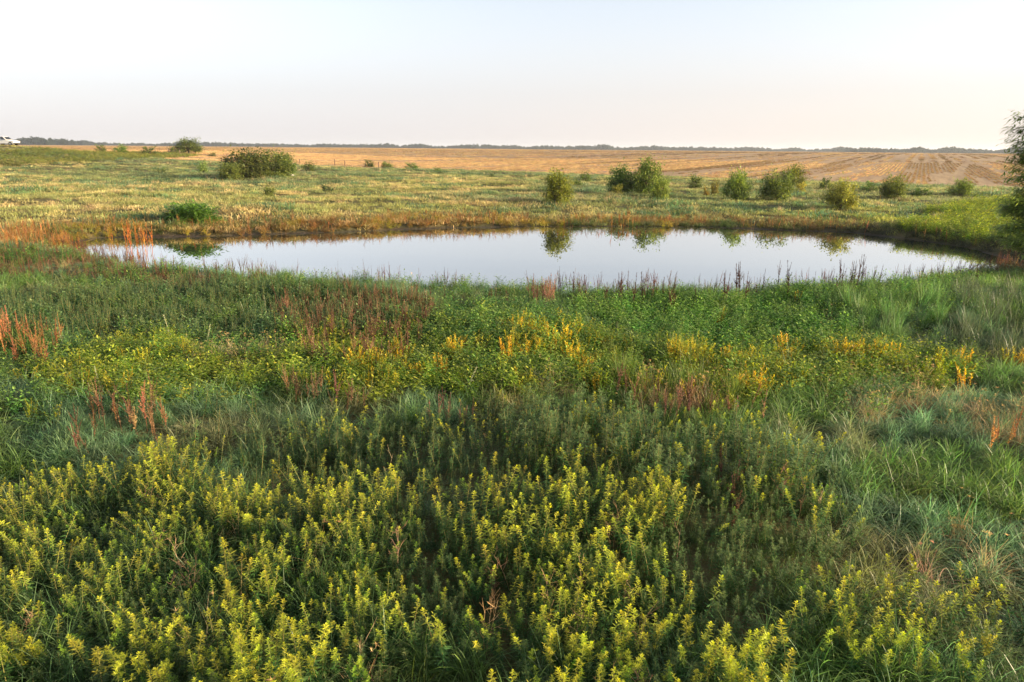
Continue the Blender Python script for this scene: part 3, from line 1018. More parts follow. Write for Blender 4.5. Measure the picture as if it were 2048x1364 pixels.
# --- yellow and orange smartweed clumps, one by one
SMART_AT = [(330, 650, .8, 0), (345, 672, .9, 0), (372, 660, .8, 0), (290, 705, .8, 0), (160, 690, .6, 0),
            (640, 665, .9, 0), (660, 680, .9, 0), (690, 690, 1, 1), (705, 712, .8, 1), (725, 700, 1, 1), (745, 690, .9, 1), (775, 685, 1, 1), (795, 682, 1, 1),
            (600, 730, .8, 0), (630, 735, .9, 0), (650, 728, .8, 0), (835, 722, .9, 1), (870, 715, 1, 1), (905, 682, .9, 1), (925, 680, .8, 1), (815, 640, .8, 0),
            (1020, 650, 1, 1), (1045, 645, 1, 1), (1070, 655, .9, 1), (1025, 692, 1, 1), (1045, 682, .9, 1), (1075, 690, .9, 1), (1120, 672, 1, 1), (1135, 690, .9, 1),
            (1155, 700, .9, 1), (1180, 702, .9, 1), (1110, 735, .6, 0), (990, 725, .6, 0), (1350, 690, 1, 1), (1365, 682, 1, 1), (1390, 680, 1, 1), (1400, 692, .8, 1),
            (1475, 690, .7, 1), (1510, 690, .6, 1), (1530, 670, .8, 0), (1560, 668, 1, 1), (1580, 672, .9, 1), (1680, 690, .9, 1), (1700, 688, 1, 1), (1722, 690, 1, 1),
            (1745, 695, 1, 1), (1775, 700, 1, 1), (1790, 702, .8, 1), (1440, 742, .9, 0), (1455, 725, .8, 1), (1510, 752, 1, 1), (1525, 745, .9, 1), (1545, 715, .7, 0),
            (1840, 725, .7, 0), (1870, 720, .8, 0), (1925, 705, .8, 1), (2035, 700, 1, 1), (2060, 702, 1, 1), (1900, 740, .6, 0), (1580, 720, .7, 0),
            (1750, 720, .7, 0), (1620, 690, .7, 0), (40, 810, .6, 0), (90, 812, .5, 0), (210, 655, .7, 0), (240, 690, .7, 0),
            (1190, 660, .6, 0), (985, 640, .7, 0), (1030, 632, .7, 0)]
pr = [[proto('yellowing_weed', [('stem', st, None), ('foliage', lf, 'stuff')],
             ('bushy weed turned golden orange among low green weeds' if kind else 'bushy weed turned yellow-green among low green weeds'), 'weed',
             ('golden orange weeds' if kind else 'yellow-green bushy weeds')) for lf, st in SMART] for kind in (0, 1)]
for px0, py0, s, kind in SMART_AT:
    for rep in range(3 if kind else 2):
        x, y = plane_pt(px0 + U(-20, 20), py0 + U(-4, 12), LAND + .45)
        z = tz(x, y)
        place_weed(pr[kind], RNG.integers(0, len(SMART)), (x, y, z - .02), U(0, 6.28), s * U(.75, 1.15), (jitter(1, (.56, .42, .06) if kind else (.36, .42, .055), .22)[0] * (1 if U(0, 1) > .25 else np.array([.6, .8, .9]))))
drop(pr[0] + pr[1])

# --- brown seed stalks standing along the shores and in rusty clumps, one by one
def stalks(n, poly, label, group, tint, smin, smax, h=.6, zof=0, jit=.15):
    poly = zone_poly(poly, h)
    k = 0; pr_ = []
    xs = [p[0] for p in poly]; ys = [p[1] for p in poly]
    while k < n:
        x, y = U(min(xs), max(xs)), U(min(ys), max(ys))
        if poly_sdf(np.array([x]), np.array([y]), poly)[0] > 0: continue
        if not pr_:
            o = link('seed_stalk', DOCK[0]); tag(o, label, 'dry stalk', group); pr_.append(o)
        else:
            o = pr_[0].copy(); COL.objects.link(o)
        o.data = DOCK[RNG.integers(0, len(DOCK))]
        s = U(smin, smax)
        o.location = (x, y, max(tz(x, y), -.15) - .03); o.rotation_euler = (RNG.normal(0, .06), RNG.normal(0, .06), U(0, 6.28)); o.scale = (s * U(.9, 1.2), s * U(.9, 1.2), s)
        o['tint'] = [float(t) for t in jitter(1, tint, .2)[0]]
        k += 1


stalks(32, [(180, 495), (300, 515), (420, 530), (550, 535), (550, 552), (400, 552), (250, 545), (170, 525)], 'brown seed stalk at the left end of the pond, near shore', 'brown stalks at the left end of the pond', BROWN, .55, .9)
stalks(32, [(1060, 560), (1115, 560), (1115, 585), (1060, 585)], 'reddish brown seed stalk in the dense clump by the water', 'dense reddish stalk clump by the water', (.34, .20, .15), .75, 1.05)
stalks(14, [(880, 566), (1050, 568), (1050, 590), (880, 588)], 'short brown seed stalk under green weeds by the water', 'short brown stalks by the water', BROWN, .55, .8)
stalks(30, [(1120, 555), (1400, 572), (1400, 590), (1120, 580)], 'dark seed stalk standing against the water, middle of near shore', 'dark stalks against the water, middle', (.16, .075, .06), .75, 1.2)
stalks(34, [(1440, 566), (1600, 550), (1760, 540), (1760, 556), (1600, 570), (1440, 585)], 'dark seed stalk standing against the water, right of centre', 'dark stalks against the water, right', (.12, .06, .05), .8, 1.35)
stalks(14, [(1840, 530), (2000, 510), (2000, 535), (1840, 555)], 'dark seed stalk near the right tip of the pond', 'dark stalks near the right tip of the pond', (.12, .06, .05), .6, 1.0)
stalks(38, [(-20, 640), (120, 640), (110, 690), (-20, 690)], 'orange-red seed stalk in the sunlit clump at left', 'orange stalks in the sunlit clump at left', RUST, .7, 1.1)
stalks(30, [(0, 445), (165, 450), (165, 478), (0, 485)], 'orange seed stalk at the far left shore', 'orange stalks at the far left shore', (.54, .24, .07), .6, 1.05)
stalks(20, [(215, 440), (300, 440), (300, 470), (215, 470)], 'tall orange seed stalk on the mud of the far shore', 'tall orange stalks on the far mud bank', (.54, .24, .07), .9, 1.8)
stalks(10, [(1215, 415), (1260, 415), (1260, 430), (1215, 430)], 'orange seed stalk beside the lone round bush on the far bank', 'orange stalks beside the lone bush', (.42, .17, .05), .8, 1.4)
stalks(14, [(1240, 765), (1420, 765), (1540, 800), (1400, 800), (1240, 785)], 'pinkish brown seed stalk in the dry grass strip', 'pinkish stalks in the dry grass strip', (.40, .23, .16), .5, .85)
stalks(10, [(220, 800), (330, 800), (330, 830), (220, 830)], 'rusty seed stalk left of the blue-green grass', 'rusty stalks left of the blue-green grass', (.42, .22, .12), .5, .85)
stalks(10, [(850, 775), (945, 775), (945, 800), (850, 800)], 'rusty seed stalk in the middle of the blue-green grass', 'rusty stalks in the blue-green grass', (.32, .18, .12), .5, .8)
stalks(8, [(1430, 900), (1520, 900), (1500, 1010), (1430, 1010)], 'dark brown seed stalk among the foreground weeds', 'dark stalks among the foreground weeds', (.14, .07, .05), .5, .8)
stalks(4, [(1990, 820), (2030, 820), (2030, 860), (1990, 860)], 'orange seed stalk in the dry grass at right', 'orange stalks in the dry grass at right', RUST, .6, .9)

# thin dark stalks standing too thick to count in the weeds along the near water's edge
NS = [plane_pt(px0, py0, 0) for px0, py0 in NEAR_SHORE]
X, Y = [], []
for (ax, ay), (bx, by) in zip(NS[:-1], NS[1:]):
    m_ = int(math.hypot(bx - ax, by - ay) * 13)
    t = U(0, 1, m_); X.append(ax + (bx - ax) * t + U(-.2, .2, m_)); Y.append(ay + (by - ay) * t - U(-.1, 1.5, m_))
X, Y = np.concatenate(X), np.concatenate(Y)
m_ = fbm(X / 1.2, Y / 1.2, 351, 2) > .42
scatter('near_shore_stalks', C_DOCKS, X[m_], Y[m_], np.stack([U(.5, .9, m_.sum()), U(.5, .9, m_.sum()), U(.6, 1.15, m_.sum())], 1), jitter(m_.sum(), (.19, .105, .075), .25), "thin dark seed stalks thick along the near water's edge", 'dry stalks')

# --- bare reddish twigs standing between the foreground weeds
TW = [twiggy(.85).mesh('branching_stem', M_DRY) for _ in range(5)]
tw = None
for px0, py0 in [(790, 1060), (975, 1080), (990, 1090), (1020, 1075), (1100, 1110), (1110, 1160), (1170, 1110), (1260, 1130), (1130, 1190), (880, 1190), (1330, 1010),
                 (1360, 1060), (1260, 1230), (1230, 1020), (300, 960), (360, 1070), (370, 1090), (290, 1040), (470, 1010), (1560, 960), (1600, 1000), (1640, 980), (1440, 930),
                 (560, 930), (770, 900), (970, 1190), (1180, 1290), (1300, 1330), (700, 1230), (30, 1180)]:
    x, y = plane_pt(px0, py0, LAND + .6)
    if tw is None:
        tw = link('bare_weed', TW[0]); tag(tw, 'bare reddish brown branching stem among the foreground weeds', 'dry stalk', 'bare stems among the foreground weeds'); o = tw
    else:
        o = tw.copy(); COL.objects.link(o)
    o.data = TW[RNG.integers(0, 5)]
    o.location = (x, y, tz(x, y) - .02); o.rotation_euler = (RNG.normal(0, .12), RNG.normal(0, .12), U(0, 6.28)); s = U(.5, .8); o.scale = (s, s, s)
    o['tint'] = [float(t) for t in jitter(1, (.40, .27, .18), .2)[0]]

# --- pale flowering spikes
MU = [tuple(q.mesh(nm, mt) for q, nm, mt in zip(mullein(), ('flower_spike', 'leaves'), (M_DRY, M_LEAF))) for _ in range(3)]
pale = [(122, 655, .9, 'pale flower spike rising right of the orange stalk clump'), (195, 745, .7, 'pale leaning spike over the bright green weeds'),
        (185, 768, .5, 'short pale spike lowest over the bright green weeds'), (155, 775, .6, 'pale green spike beside the blue-green grass at left'),
        (335, 640, 1.0, 'tall yellow spike left of the green leafy patch'), (405, 640, .8, 'yellow-green spike above the leafy patch'),
        (490, 600, .8, 'pale spike in the grey-green weeds, left one of a row'), (530, 595, .9, 'pale spike in the grey-green weeds, right one of a row'),
        (690, 600, .9, 'pale spike beside the brown stalk patch'), (855, 590, 1.0, 'pale green spike in front of the water, left of centre'),
        (930, 735, .8, 'cream spike alone in the middle of the yellow-green weeds'), (735, 630, .6, 'small cream spike over the brown patch'),
        (1885, 545, .9, 'pale leafy spike at the right end of the near shore'), (1945, 560, 1.0, 'pale flowering spike nearest the right edge')]
for k, (px0, py0, s, lab) in enumerate(pale):
    a, b_ = MU[k % 3]
    x, y = plane_pt(px0, py0, LAND + .6)
    r = empty('pale_spike', (x, y, tz(x, y) - .02), U(0, 6.28)); r.scale = (s, s, s * 1.15)
    r.rotation_euler = (RNG.normal(0, .1), RNG.normal(0, .1), U(0, 6.28))
    tag(r, lab, 'weed')
    for nm, m_ in (('flower_spike', a), ('leaves', b_)):
        o = link(nm, m_, r); o['tint'] = [1., 1., 1.]

# ------------------------------------------------------------------ the far bank and the meadow
n = 190000
X = U(-190, 130, n); Y = U(24, 260, n)
dfm = field_d(X, Y); dpn = np.minimum(poly_sdf(X, Y, POND), poly_sdf(X, Y, PUDDLE))
px, py, dep = project(X, Y, np.full(n, LAND))
near_side = poly_sdf(X, Y, NEAR) < 0
rr = np.hypot(X, Y)
keep = (dfm < -.5) & (dpn > .9) & ~near_side & (px > -500) & (px < 2500) & (U(0, 1, n) < np.clip(75 / rr, .25, 1)) & ~((np.abs(dfm + 3.5) < 2) & (X > 44))
X, Y, rr, dpn, dfm = X[keep], Y[keep], rr[keep], dpn[keep], dfm[keep]
n = len(X)
a1 = fbm(X / 9, Y / 6, 201, 3); a2 = fbm(X / 30, Y / 18, 205, 3); a3 = fbm(X / 3, Y / 2.5, 209, 2)
tint = jitter(n, (.15, .20, .07), .15)
def blend(t, c, w):
    return t * (1 - w[:, None]) + jitter(n, c, .15) * w[:, None]
tint = blend(tint, (.095, .16, .085), sm((a1 - .52) / .08) * .8)
tint = blend(tint, (.26, .27, .08), sm((a2 - .45) / .15) * .75 * (1 - .6 * sm((X + 8) / 16)))
tint = blend(tint, (.50, .38, .19), sm((a3 - .52) / .10) * sm((a2 - .40) / .15) * .7 * (1 - .55 * sm((X + 4) / 16)))
tint = blend(tint, (.42, .28, .13), sm((6.5 - dpn) / 3) * sm((a1 - .42) / .1) * .7)
right = sm((X - 14) / 14) * sm((62 - Y) / 10)
tint = blend(tint, (.24, .29, .05), right * sm((a1 - .40) / .1))
edge = sm((dfm + 5) / 4)
tint = blend(tint, (.46, .38, .17), edge * .7)
size = U(.7, 1.35, n) * (.75 + .6 * a1) * (1 - .35 * edge)
tint = tint * .78 + jitter(n, (.42, .35, .15), .15) * .22
tint = np.clip(tint * 1.2 * U(.7, 1.3, (n, 1)), 0, .8)
scatter('meadow_grass', C_MEADOW, X, Y, np.stack([size * 1.25, size * 1.25, size * 1.1], 1), tint, 'rough green and straw coloured meadow grass behind the pond', 'grass')

# coarser clumps and hummocks standing in the meadow
m_ = (fbm(X / 4, Y / 3, 231, 2) > .60) & (U(0, 1, n) < .35) & (dpn > 2) & (dfm < -3)
scatter('coarse_grass', C_MEADOW, X[m_], Y[m_], U(1.3, 2.6, m_.sum()), jitter(m_.sum(), (.10, .17, .075), .25), 'coarse dark green grass clumps standing in the meadow', 'grass')
m_ = (fbm(X / 5, Y / 4, 235, 2) > .58) & (U(0, 1, n) < .16) & (dpn > 1) & (dfm < -3)
scatter('dry_meadow_stems', C_DRY, X[m_], Y[m_], U(.8, 1.5, m_.sum()), jitter(m_.sum(), (.50, .40, .22), .2), 'thin dry straw stems standing in the meadow', 'dry grass')

# leafy fringe on the far shore: rust, yellow and green weeds
n = 26000
X = U(-36, 42, n); Y = U(26, 58, n)
d = poly_sdf(X, Y, POND) + 1.0 * (fbm(X / 2, Y / 2, 301, 2) - .5)
nside = poly_sdf(X, Y, NEAR) < 0
f1 = fbm(X / 3.2, Y / 2, 303, 2)
keep = (d > .35) & (d < 4.2) & ~nside & (U(0, 1, n) < np.where(d < 2.6, 1.1, .4) * (.4 + f1))
X, Y, d, f1 = X[keep], Y[keep], d[keep], f1[keep]; n = len(X)
f2 = fbm(X / 1.5, Y / 1.5, 307, 2)
tint = jitter(n, (.22, .15, .065), .2)
w = sm((f2 - .52) / .06); tint = tint * (1 - w[:, None]) + jitter(n, (.40, .30, .05), .2) * w[:, None]
w = sm((.47 - f2) / .06); tint = tint * (1 - w[:, None]) + jitter(n, (.13, .17, .05), .2) * w[:, None]
w = sm((f1 - .55) / .06) * .8; tint = tint * (1 - w[:, None]) + jitter(n, (.36, .17, .07), .2) * w[:, None]
w = sm((X - 17) / 6); tint = tint * (1 - w[:, None]) + jitter(n, (.085, .09, .045), .3) * w[:, None]
scatter('shore_weeds', C_LEAFY, X, Y, U(.6, 1.25, n), tint, 'fringe of rusty and yellow weeds along the far shore', 'weeds')

# dry stalks in the fringe that stand too thick to count
n = 9000
X = U(-36, 42, n); Y = U(30, 58, n)
d = poly_sdf(X, Y, POND)
keep = (d > .2) & (d < 3.5) & (poly_sdf(X, Y, NEAR) > 0) & (fbm(X / 2.5, Y / 2, 331, 2) > .46)
X, Y = X[keep], Y[keep]
OC = zone_poly([(-150, 440), (100, 442), (170, 455), (160, 478), (-150, 486)], .5)
e = sample(OC, 9, .6, clump=(1.5, .42), seed=51)
X = np.concatenate([X, e[0]]); Y = np.concatenate([Y, e[1]])
scatter('shore_stalks', C_DOCKS, X, Y, U(.5, 1.0, len(X)), jitter(len(X), (.44, .24, .10), .25), 'thin rusty seed stalks thick along the far shore', 'dry stalks')

# tall leafy weeds on the left embankment, and low green rows at right
LB = [ground_pt(px0, py0) for px0, py0 in [(-250, 334), (0, 333), (130, 329), (250, 322), (330, 318), (400, 312), (350, 308), (250, 306), (0, 303), (-250, 303)]]
X, Y = sample(LB, 3.2, 2, seed=41)
k = fbm(X / 5, Y / 5, 403, 2)[:, None]
tint = jitter(len(X), (.15, .20, .05)) * (1 - k) + jitter(len(X), (.33, .31, .08)) * k
scatter('embankment_weeds', C_LEAFY, X, Y, U(.6, 1.9, len(X)), tint * U(.6, 1.4, (len(X), 1)), 'tall rank weeds covering the embankment below the parked vehicle', 'weeds')
RB = [ground_pt(px0, py0) for px0, py0 in [(1790, 462), (1850, 446), (2000, 430), (2300, 425), (2300, 500), (2000, 492), (1850, 474)]]
RB2 = [ground_pt(px0, py0) for px0, py0 in [(1840, 428), (1900, 412), (2020, 402), (2300, 402), (2300, 420), (2020, 424), (1900, 432)]]
X, Y = cat_pts([sample(RB, 12, .6, seed=43), sample(RB2, 10, .6, seed=44)])
scatter('right_bank_weeds', C_LEAFY, X, Y, U(1.1, 2.0, len(X)), jitter(len(X), (.30, .38, .05)), 'bright lime green weeds on the bank at the right end of the pond', 'weeds')

# stubble standing in rows on the nearer part of the field
stub = []
for _ in range(4):
    mb = MB(); m_ = 60
    Pp = np.stack([U(-1.2, 1.2, m_), RNG.normal(0, .10, m_), np.zeros(m_)], -1)
    mb.strips(Pp, unit(U(0, 6.28, m_), U(.7, 1.5, m_)), U(.12, .30, m_), .035, .2, (.9, .9, .9), (1.1, 1.05, 1), (0, .5, 1), (1, .9, .4))
    stub.append(mb.mesh('stubble', M_DRY))
C_STUB = variants('stubble', stub)
ang = R(60)
ux, uy = math.cos(ang), math.sin(ang)
SX, SY, SS, SR = [], [], [], []
for r0, r1, row, pc, sz in ((0, 300, 1.0, 2.2, (1, 1, 1)), (300, 900, 4.5, 6.0, (2.8, 4, 1.25)), (900, 2300, 13, 17, (8, 9, 1.5))):
    S, T = np.meshgrid(np.arange(-r1, r1 * 1.2, pc), np.arange(-r1 * 1.2, r1 * 1.2, row))
    S = S.ravel() + U(-.3, .3, S.size) * pc; T = T.ravel() + RNG.normal(0, .10, T.size) * row
    X = S * ux + T * uy; Y = S * uy - T * ux
    rr = np.hypot(X, Y)
    dfm = field_d(X, Y); px, py, dep = project(X, Y, np.full(len(X), 1.0))
    keep = (dfm > 1.2) & (px > -150) & (px < 2250) & (dep > 0) & (rr >= r0) & (rr < r1)
    track = (np.abs((T + 6 * np.sin(S / 90)) % 27 - 13) < 1.1) | (np.abs((S - .35 * T + 400) % 170 - 60) < 2.5)
    keep &= ~track
    bare = fbm(S / 60, T / 3.0, 505, 3) * .6 + fbm(S / 45 + 7, T / 11., 515, 2) * .4
    keep &= bare > np.where(X > 20, .42, .36) + U(-.06, .06, len(X))
    X, Y = X[keep], Y[keep]; SX.append(X); SY.append(Y)
    SS.append(np.array(sz)[None] * U(.8, 1.3, (len(X), 1)))
X, Y = np.concatenate(SX), np.concatenate(SY); n = len(X)
Sg, Tg = X * ux + Y * uy, X * uy - Y * ux
band = fbm(Sg / 260, Tg / 7.0, 527, 3)
shade_ = (.80 + .4 * fbm(X / 50, Y / 90, 521, 3) - .50 * sm((band - .48) / .12) * sm((X - 5) / 30))[:, None]
_o = scatter('field_stubble', C_STUB, X, Y, np.concatenate(SS), jitter(n, (.45, .305, .16), .08) * shade_, 'cut straw stubble standing in rows across the field', 'stubble', tilt=.0)
ra = np.zeros((n, 3), np.float32); ra[:, 2] = ang + RNG.normal(0, .05, n)
_o.data.attributes['rot'].data.foreach_set('vector', ra.ravel())

# ------------------------------------------------------------------ shrubs, each a thing
CROWN = [crown_mesh(k, 6400, 110, .105, r).mesh('crown', M_LEAF) for k, r in ((1, .18), (2, .14), (3, .18), (4, .34), (5, .28))]
SMALL = [crown_mesh(k, 1500, 44, .17, .4).mesh('crown', M_LEAF) for k in range(3)]
TRUNK = [trunk_mesh().mesh('trunk', M_BARK) for _ in range(3)]
# pixel x, base y, top y, width, crown kind, tint, label
SHRUBS = [
    (462, 363, 334, 42, 0, (.9, .95, .9), 'low leafy bush at the left foot of the big bush thicket'),
    (496, 360, 308, 98, 1, (.9, .95, .9), 'broadest dark green bush of the thicket in the left meadow'),
    (546, 357, 310, 74, 2, (.95, 1, .9), 'green bush making up the right half of the left meadow thicket'),
    (574, 356, 311, 38, 3, (1, 1.05, .9), 'narrow bush at the right end of the left meadow thicket'),
    (377, 307, 281, 50, 1, (1, .95, .85), 'dome shaped bush against the field on the left horizon'),
    (348, 307, 297, 20, 5, (1, 1, .9), 'small bush left of the dome shaped bush by the fence'),
    (407, 349, 327, 16, 6, (.8, .95, .9), 'thin sapling in the meadow left of the big thicket'),
    (322, 350, 340, 24, 5, (.7, .85, .8), 'small dark bush alone in the left meadow'),
    (540, 392, 369, 24, 6, (.9, .95, .8), 'sapling in the meadow below the big thicket'),
    (618, 344, 324, 28, 6, (.95, 1, .85), 'spreading sapling right of the big thicket'),
    (738, 334, 321, 20, 5, (.9, .95, .8), 'small bush at the fence gate posts'),
    (775, 337, 324, 24, 6, (.85, .95, .8), 'small bush just right of the last fence post'),
    (823, 340, 327, 28, 5, (.85, .95, .8), 'low twin bush on the field edge right of the fence'),
    (873, 343, 335, 22, 5, (.95, 1, .8), 'tiny low bush farthest right of the fence on the field edge'),
    (202, 306, 293, 18, 5, (.9, .95, .8), 'small bush on the embankment, first one right of the vehicle'),
    (242, 308, 293, 26, 6, (.95, 1, .8), 'rounded bush on the embankment, second one right of the vehicle'),
    (300, 311, 297, 30, 5, (.9, .95, .8), 'flat bush on the embankment, third one right of the vehicle'),
    (425, 313, 306, 14, 5, (1, 1, .8), 'tiny bush at the field edge right of the dome shaped bush'),
    (1115, 410, 346, 62, 0, (1.35, 1.3, .9), 'lone round yellow-green bush on the far bank'),
    (1243, 387, 330, 62, 2, (.85, .95, .8), 'dark dense bush, left one of the tall cluster on the far bank'),
    (1296, 390, 319, 62, 3, (.95, 1.05, .8), 'tallest bush of the cluster on the far bank'),
    (1319, 399, 355, 40, 1, (1.1, 1.05, .85), 'short bush in front of the tallest bush of the cluster'),
    (1233, 392, 372, 22, 7, (1.3, 1.1, .8), 'twiggy sapling at the left foot of the tall cluster'),
    (1170, 362, 340, 24, 6, (.95, 1, .8), 'small bush between the lone round bush and the tall cluster'),
    (1390, 375, 349, 26, 7, (.9, .95, .8), 'small upright bush right of the tall cluster'),
    (1428, 388, 358, 16, 6, (1.1, .75, .6), 'thin brownish sapling beside the small upright bush'),
    (1412, 388, 370, 12, 5, (1.2, .7, .6), 'short reddish sapling beside the thin brownish one'),
    (1472, 398, 342, 50, 3, (1, 1.1, .85), 'upright airy green bush standing alone right of the cluster'),
    (1552, 399, 343, 58, 4, (.85, .95, .8), 'large leaning bush with dark left side on the far bank'),
    (1585, 373, 331, 50, 1, (1.1, 1.1, .85), 'round bush behind the large leaning bush'),
    (1600, 386, 368, 18, 7, (1.6, 1.1, .9), 'pale twiggy sapling below the round bush'),
    (1680, 416, 365, 60, 2, (1.2, 1.1, .85), 'round bush nearest the water on the right bank'),
    (1650, 381, 360, 22, 5, (.85, .95, .8), 'small dark bush behind the round bush nearest the water'),
    (1735, 384, 367, 32, 5, (.8, .95, .8), 'low dark bush on the field edge right of the round bush'),
    (1783, 399, 357, 44, 4, (1, .95, .75), 'ragged bush with bare top twigs, right bank'),
    (1843, 390, 376, 34, 5, (.9, 1, .8), 'low spreading bush right of the ragged bush'),
    (1920, 390, 363, 34, 3, (1.1, 1.1, .8), 'bush leaning over the sandy track at right'),
    (1957, 392, 381, 16, 6, (1, 1, .8), 'tiny bush at the right end of the sandy track'),
    (982, 354, 344, 16, 5, (.8, .9, .8), 'tiny dark bush in the meadow middle, left one of two'),
    (1040, 358, 349, 18, 5, (.85, .95, .8), 'tiny dark bush in the meadow middle, right one of two'),
    (655, 386, 373, 30, 5, (.65, .8, .8), 'low dark clump in the meadow right of the sapling'),
    (1155, 377, 362, 20, 6, (.9, 1, .8), 'small weak bush just right of the lone round bush'),
]
for px0, by, ty, wd, kind, tn, lab in SHRUBS:
    x, y = ground_pt(px0, by)
    z = tz(x, y); dist = math.hypot(x, y)
    dz = math.hypot(dist, CAM_Z - z)
    hh = (by - ty) / FPX * dz * 1.02; ww = wd / FPX * dz
    big = kind < 5
    r = empty('shrub', (x, y, z - .05), U(0, 6.28)); tag(r, lab, 'bush')
    o = link('crown', CROWN[kind] if big else SMALL[kind - 5], r)
    o.scale = (ww * .62, ww * .62, hh / 1.5); o['tint'] = [1.4 * q_ for q_ in tn]
    t_ = link('trunk', TRUNK[RNG.integers(0, 3)], r); t_.scale = (ww * .42, ww * .42, hh * .66)

# leafy mound of vines on the far shore
x, y = ground_pt(385, 447)
VM = crown_mesh(9, 7000, 120, .13, .1, (.07, .11, .035), (.12, .16, .04)).mesh('foliage', M_LEAF)
r = empty('leafy_mound', (x, y, tz(x, y) - .1)); tag(r, 'low dense mound of green vines on the far left shore', 'bush')
o = link('foliage', VM, r); o.scale = (2.3, 1.6, .95); o['tint'] = [2.2, 2.4, 1.5]
# pale stones
ST = MB(); bm_v = []
u = np.linspace(0, math.pi, 6); v = np.linspace(0, 2 * math.pi, 9)[:-1]
for a in u:
    for b_ in v:
        rr_ = 1 + U(-.15, .15); bm_v.append((math.sin(a) * math.cos(b_) * rr_, math.sin(a) * math.sin(b_) * rr_ * .8, math.cos(a) * .6 * rr_))
ST.add(bm_v, [np.array([[i * 8 + j, (i + 1) * 8 + j, (i + 1) * 8 + (j + 1) % 8, i * 8 + (j + 1) % 8] for i in range(5) for j in range(8)])], (1, 1, 1))
stm = ST.mesh('stone', M_STONE)
x, y = ground_pt(583, 352)
o = link('stone', stm, None, (x, y, tz(x, y) + .2)); o.scale = (.5, .5, .6); tag(o, 'pale stone at the right foot of the left meadow thicket', 'stone')

# ------------------------------------------------------------------ tree at the right edge
x, y = plane_pt(2100, 552, LAND)
TH = 7.4
tr = empty('tree', (x, y, tz(x, y) - .1)); tag(tr, 'tall feathery green tree at the right edge beside the pond', 'tree')
tb = MB()
tb.tube([(0, 0, 0), (.1, .05, 1.5), (.05, .1, 3), (-.1, 0, 4.8), (0, .1, 7.0)], [.16, .14, .11, .07, .02], (1, 1, 1), 8)
cb = MB()
for k in range(190):
    h0 = U(.4, 2.7) if k % 2 else U(3.6, 6.5); az = U(0, 6.28); reach = 2.3 * U(.7, 1.05) * (1 if h0 < 5.6 else .85)
    d = unit(np.array([az]), np.array([U(.1, .6)]))[0]
    p0 = np.array([0, .05, h0]); p1 = p0 + d * reach * .5 + np.array([0, 0, .12]); p2 = p0 + d * reach + np.array([0, 0, U(-.25, .15)])
    tb.tube([p0, p1, p2], [.04, .022, .006], (1, 1, 1), 4, False)
    m_ = 400
    t = np.sqrt(U(.05, 1, m_))[:, None]
    P_ = np.where(t < .5, p0 + (p1 - p0) * t * 2, p1 + (p2 - p1) * (t * 2 - 1)) + RNG.normal(0, .17, (m_, 3)) * np.array([1, 1, .62])
    D_ = d + RNG.normal(0, .5, (m_, 3)) - np.array([0, 0, .25])
    c_ = (np.array([.06, .085, .025]) + np.array([.075, .07, .015]) * U(0, 1, (m_, 1)) ** 2) * U(.75, 1.25, (m_, 1))
    ln = U(.10, .20, m_)
    cb.strips(P_, D_, ln, ln * .36, .5, c_, c_ * 1.1, (0, .5, 1), (.3, 1, 0))
link('trunk', tb.mesh('trunk', M_BARK, True), tr)
o = link('crown', cb.mesh('crown', M_LEAF), tr); o['tint'] = [1.9, 2.0, 1.6]

# ------------------------------------------------------------------ fence along the field edge
fr = empty('fence'); tag(fr, 'old wire fence with wooden posts along the far field edge', 'fence')
posts = [(338, 307, 1.2), (360, 309, 1.3), (455, 318, 1.1), (520, 323, 1.1), (600, 327, 1.1), (670, 331, 1.5), (690, 332, 1.35), (731, 334, 1.2), (737, 334, 1.2), (757, 335, 1.35)]
pm = []
for k in range(3):
    mb = MB(); mb.tube([(0, 0, -.2), (.01, 0, .5), (.02, .01, 1)], [.09, .085, .08], (1, 1, 1), 7); pm.append(mb.mesh('post', M_POST))
tops = []
for k, (px0, py0, h) in enumerate(posts):
    x, y = ground_pt(px0, py0)
    z = tz(x, y)
    o = link('post', pm[k % 3], fr, (x, y, z)); o.scale = (1.2, 1.2, h); o.rotation_euler = (RNG.normal(0, .04), RNG.normal(0, .04), U(0, 6))
    tops.append(Vector((x, y, z)))
for hgt in (.35, .65, .95):
    mb = MB()
    for a, b_ in zip(tops[:-1], tops[1:]):
        n_ = max(2, int((b_ - a).length / 6))
        pts_ = []
        for t in np.linspace(0, 1, n_ + 1):
            p = a.lerp(b_, t); p.z = max(p.z, tz(p.x, p.y) * .0 + p.z) + hgt - .06 * math.sin(math.pi * t); pts_.append(p)
        mb.tube(pts_, [.012] * len(pts_), (1, 1, 1), 3, False)
    link('wire', mb.mesh('wire', M_WIRE), fr)

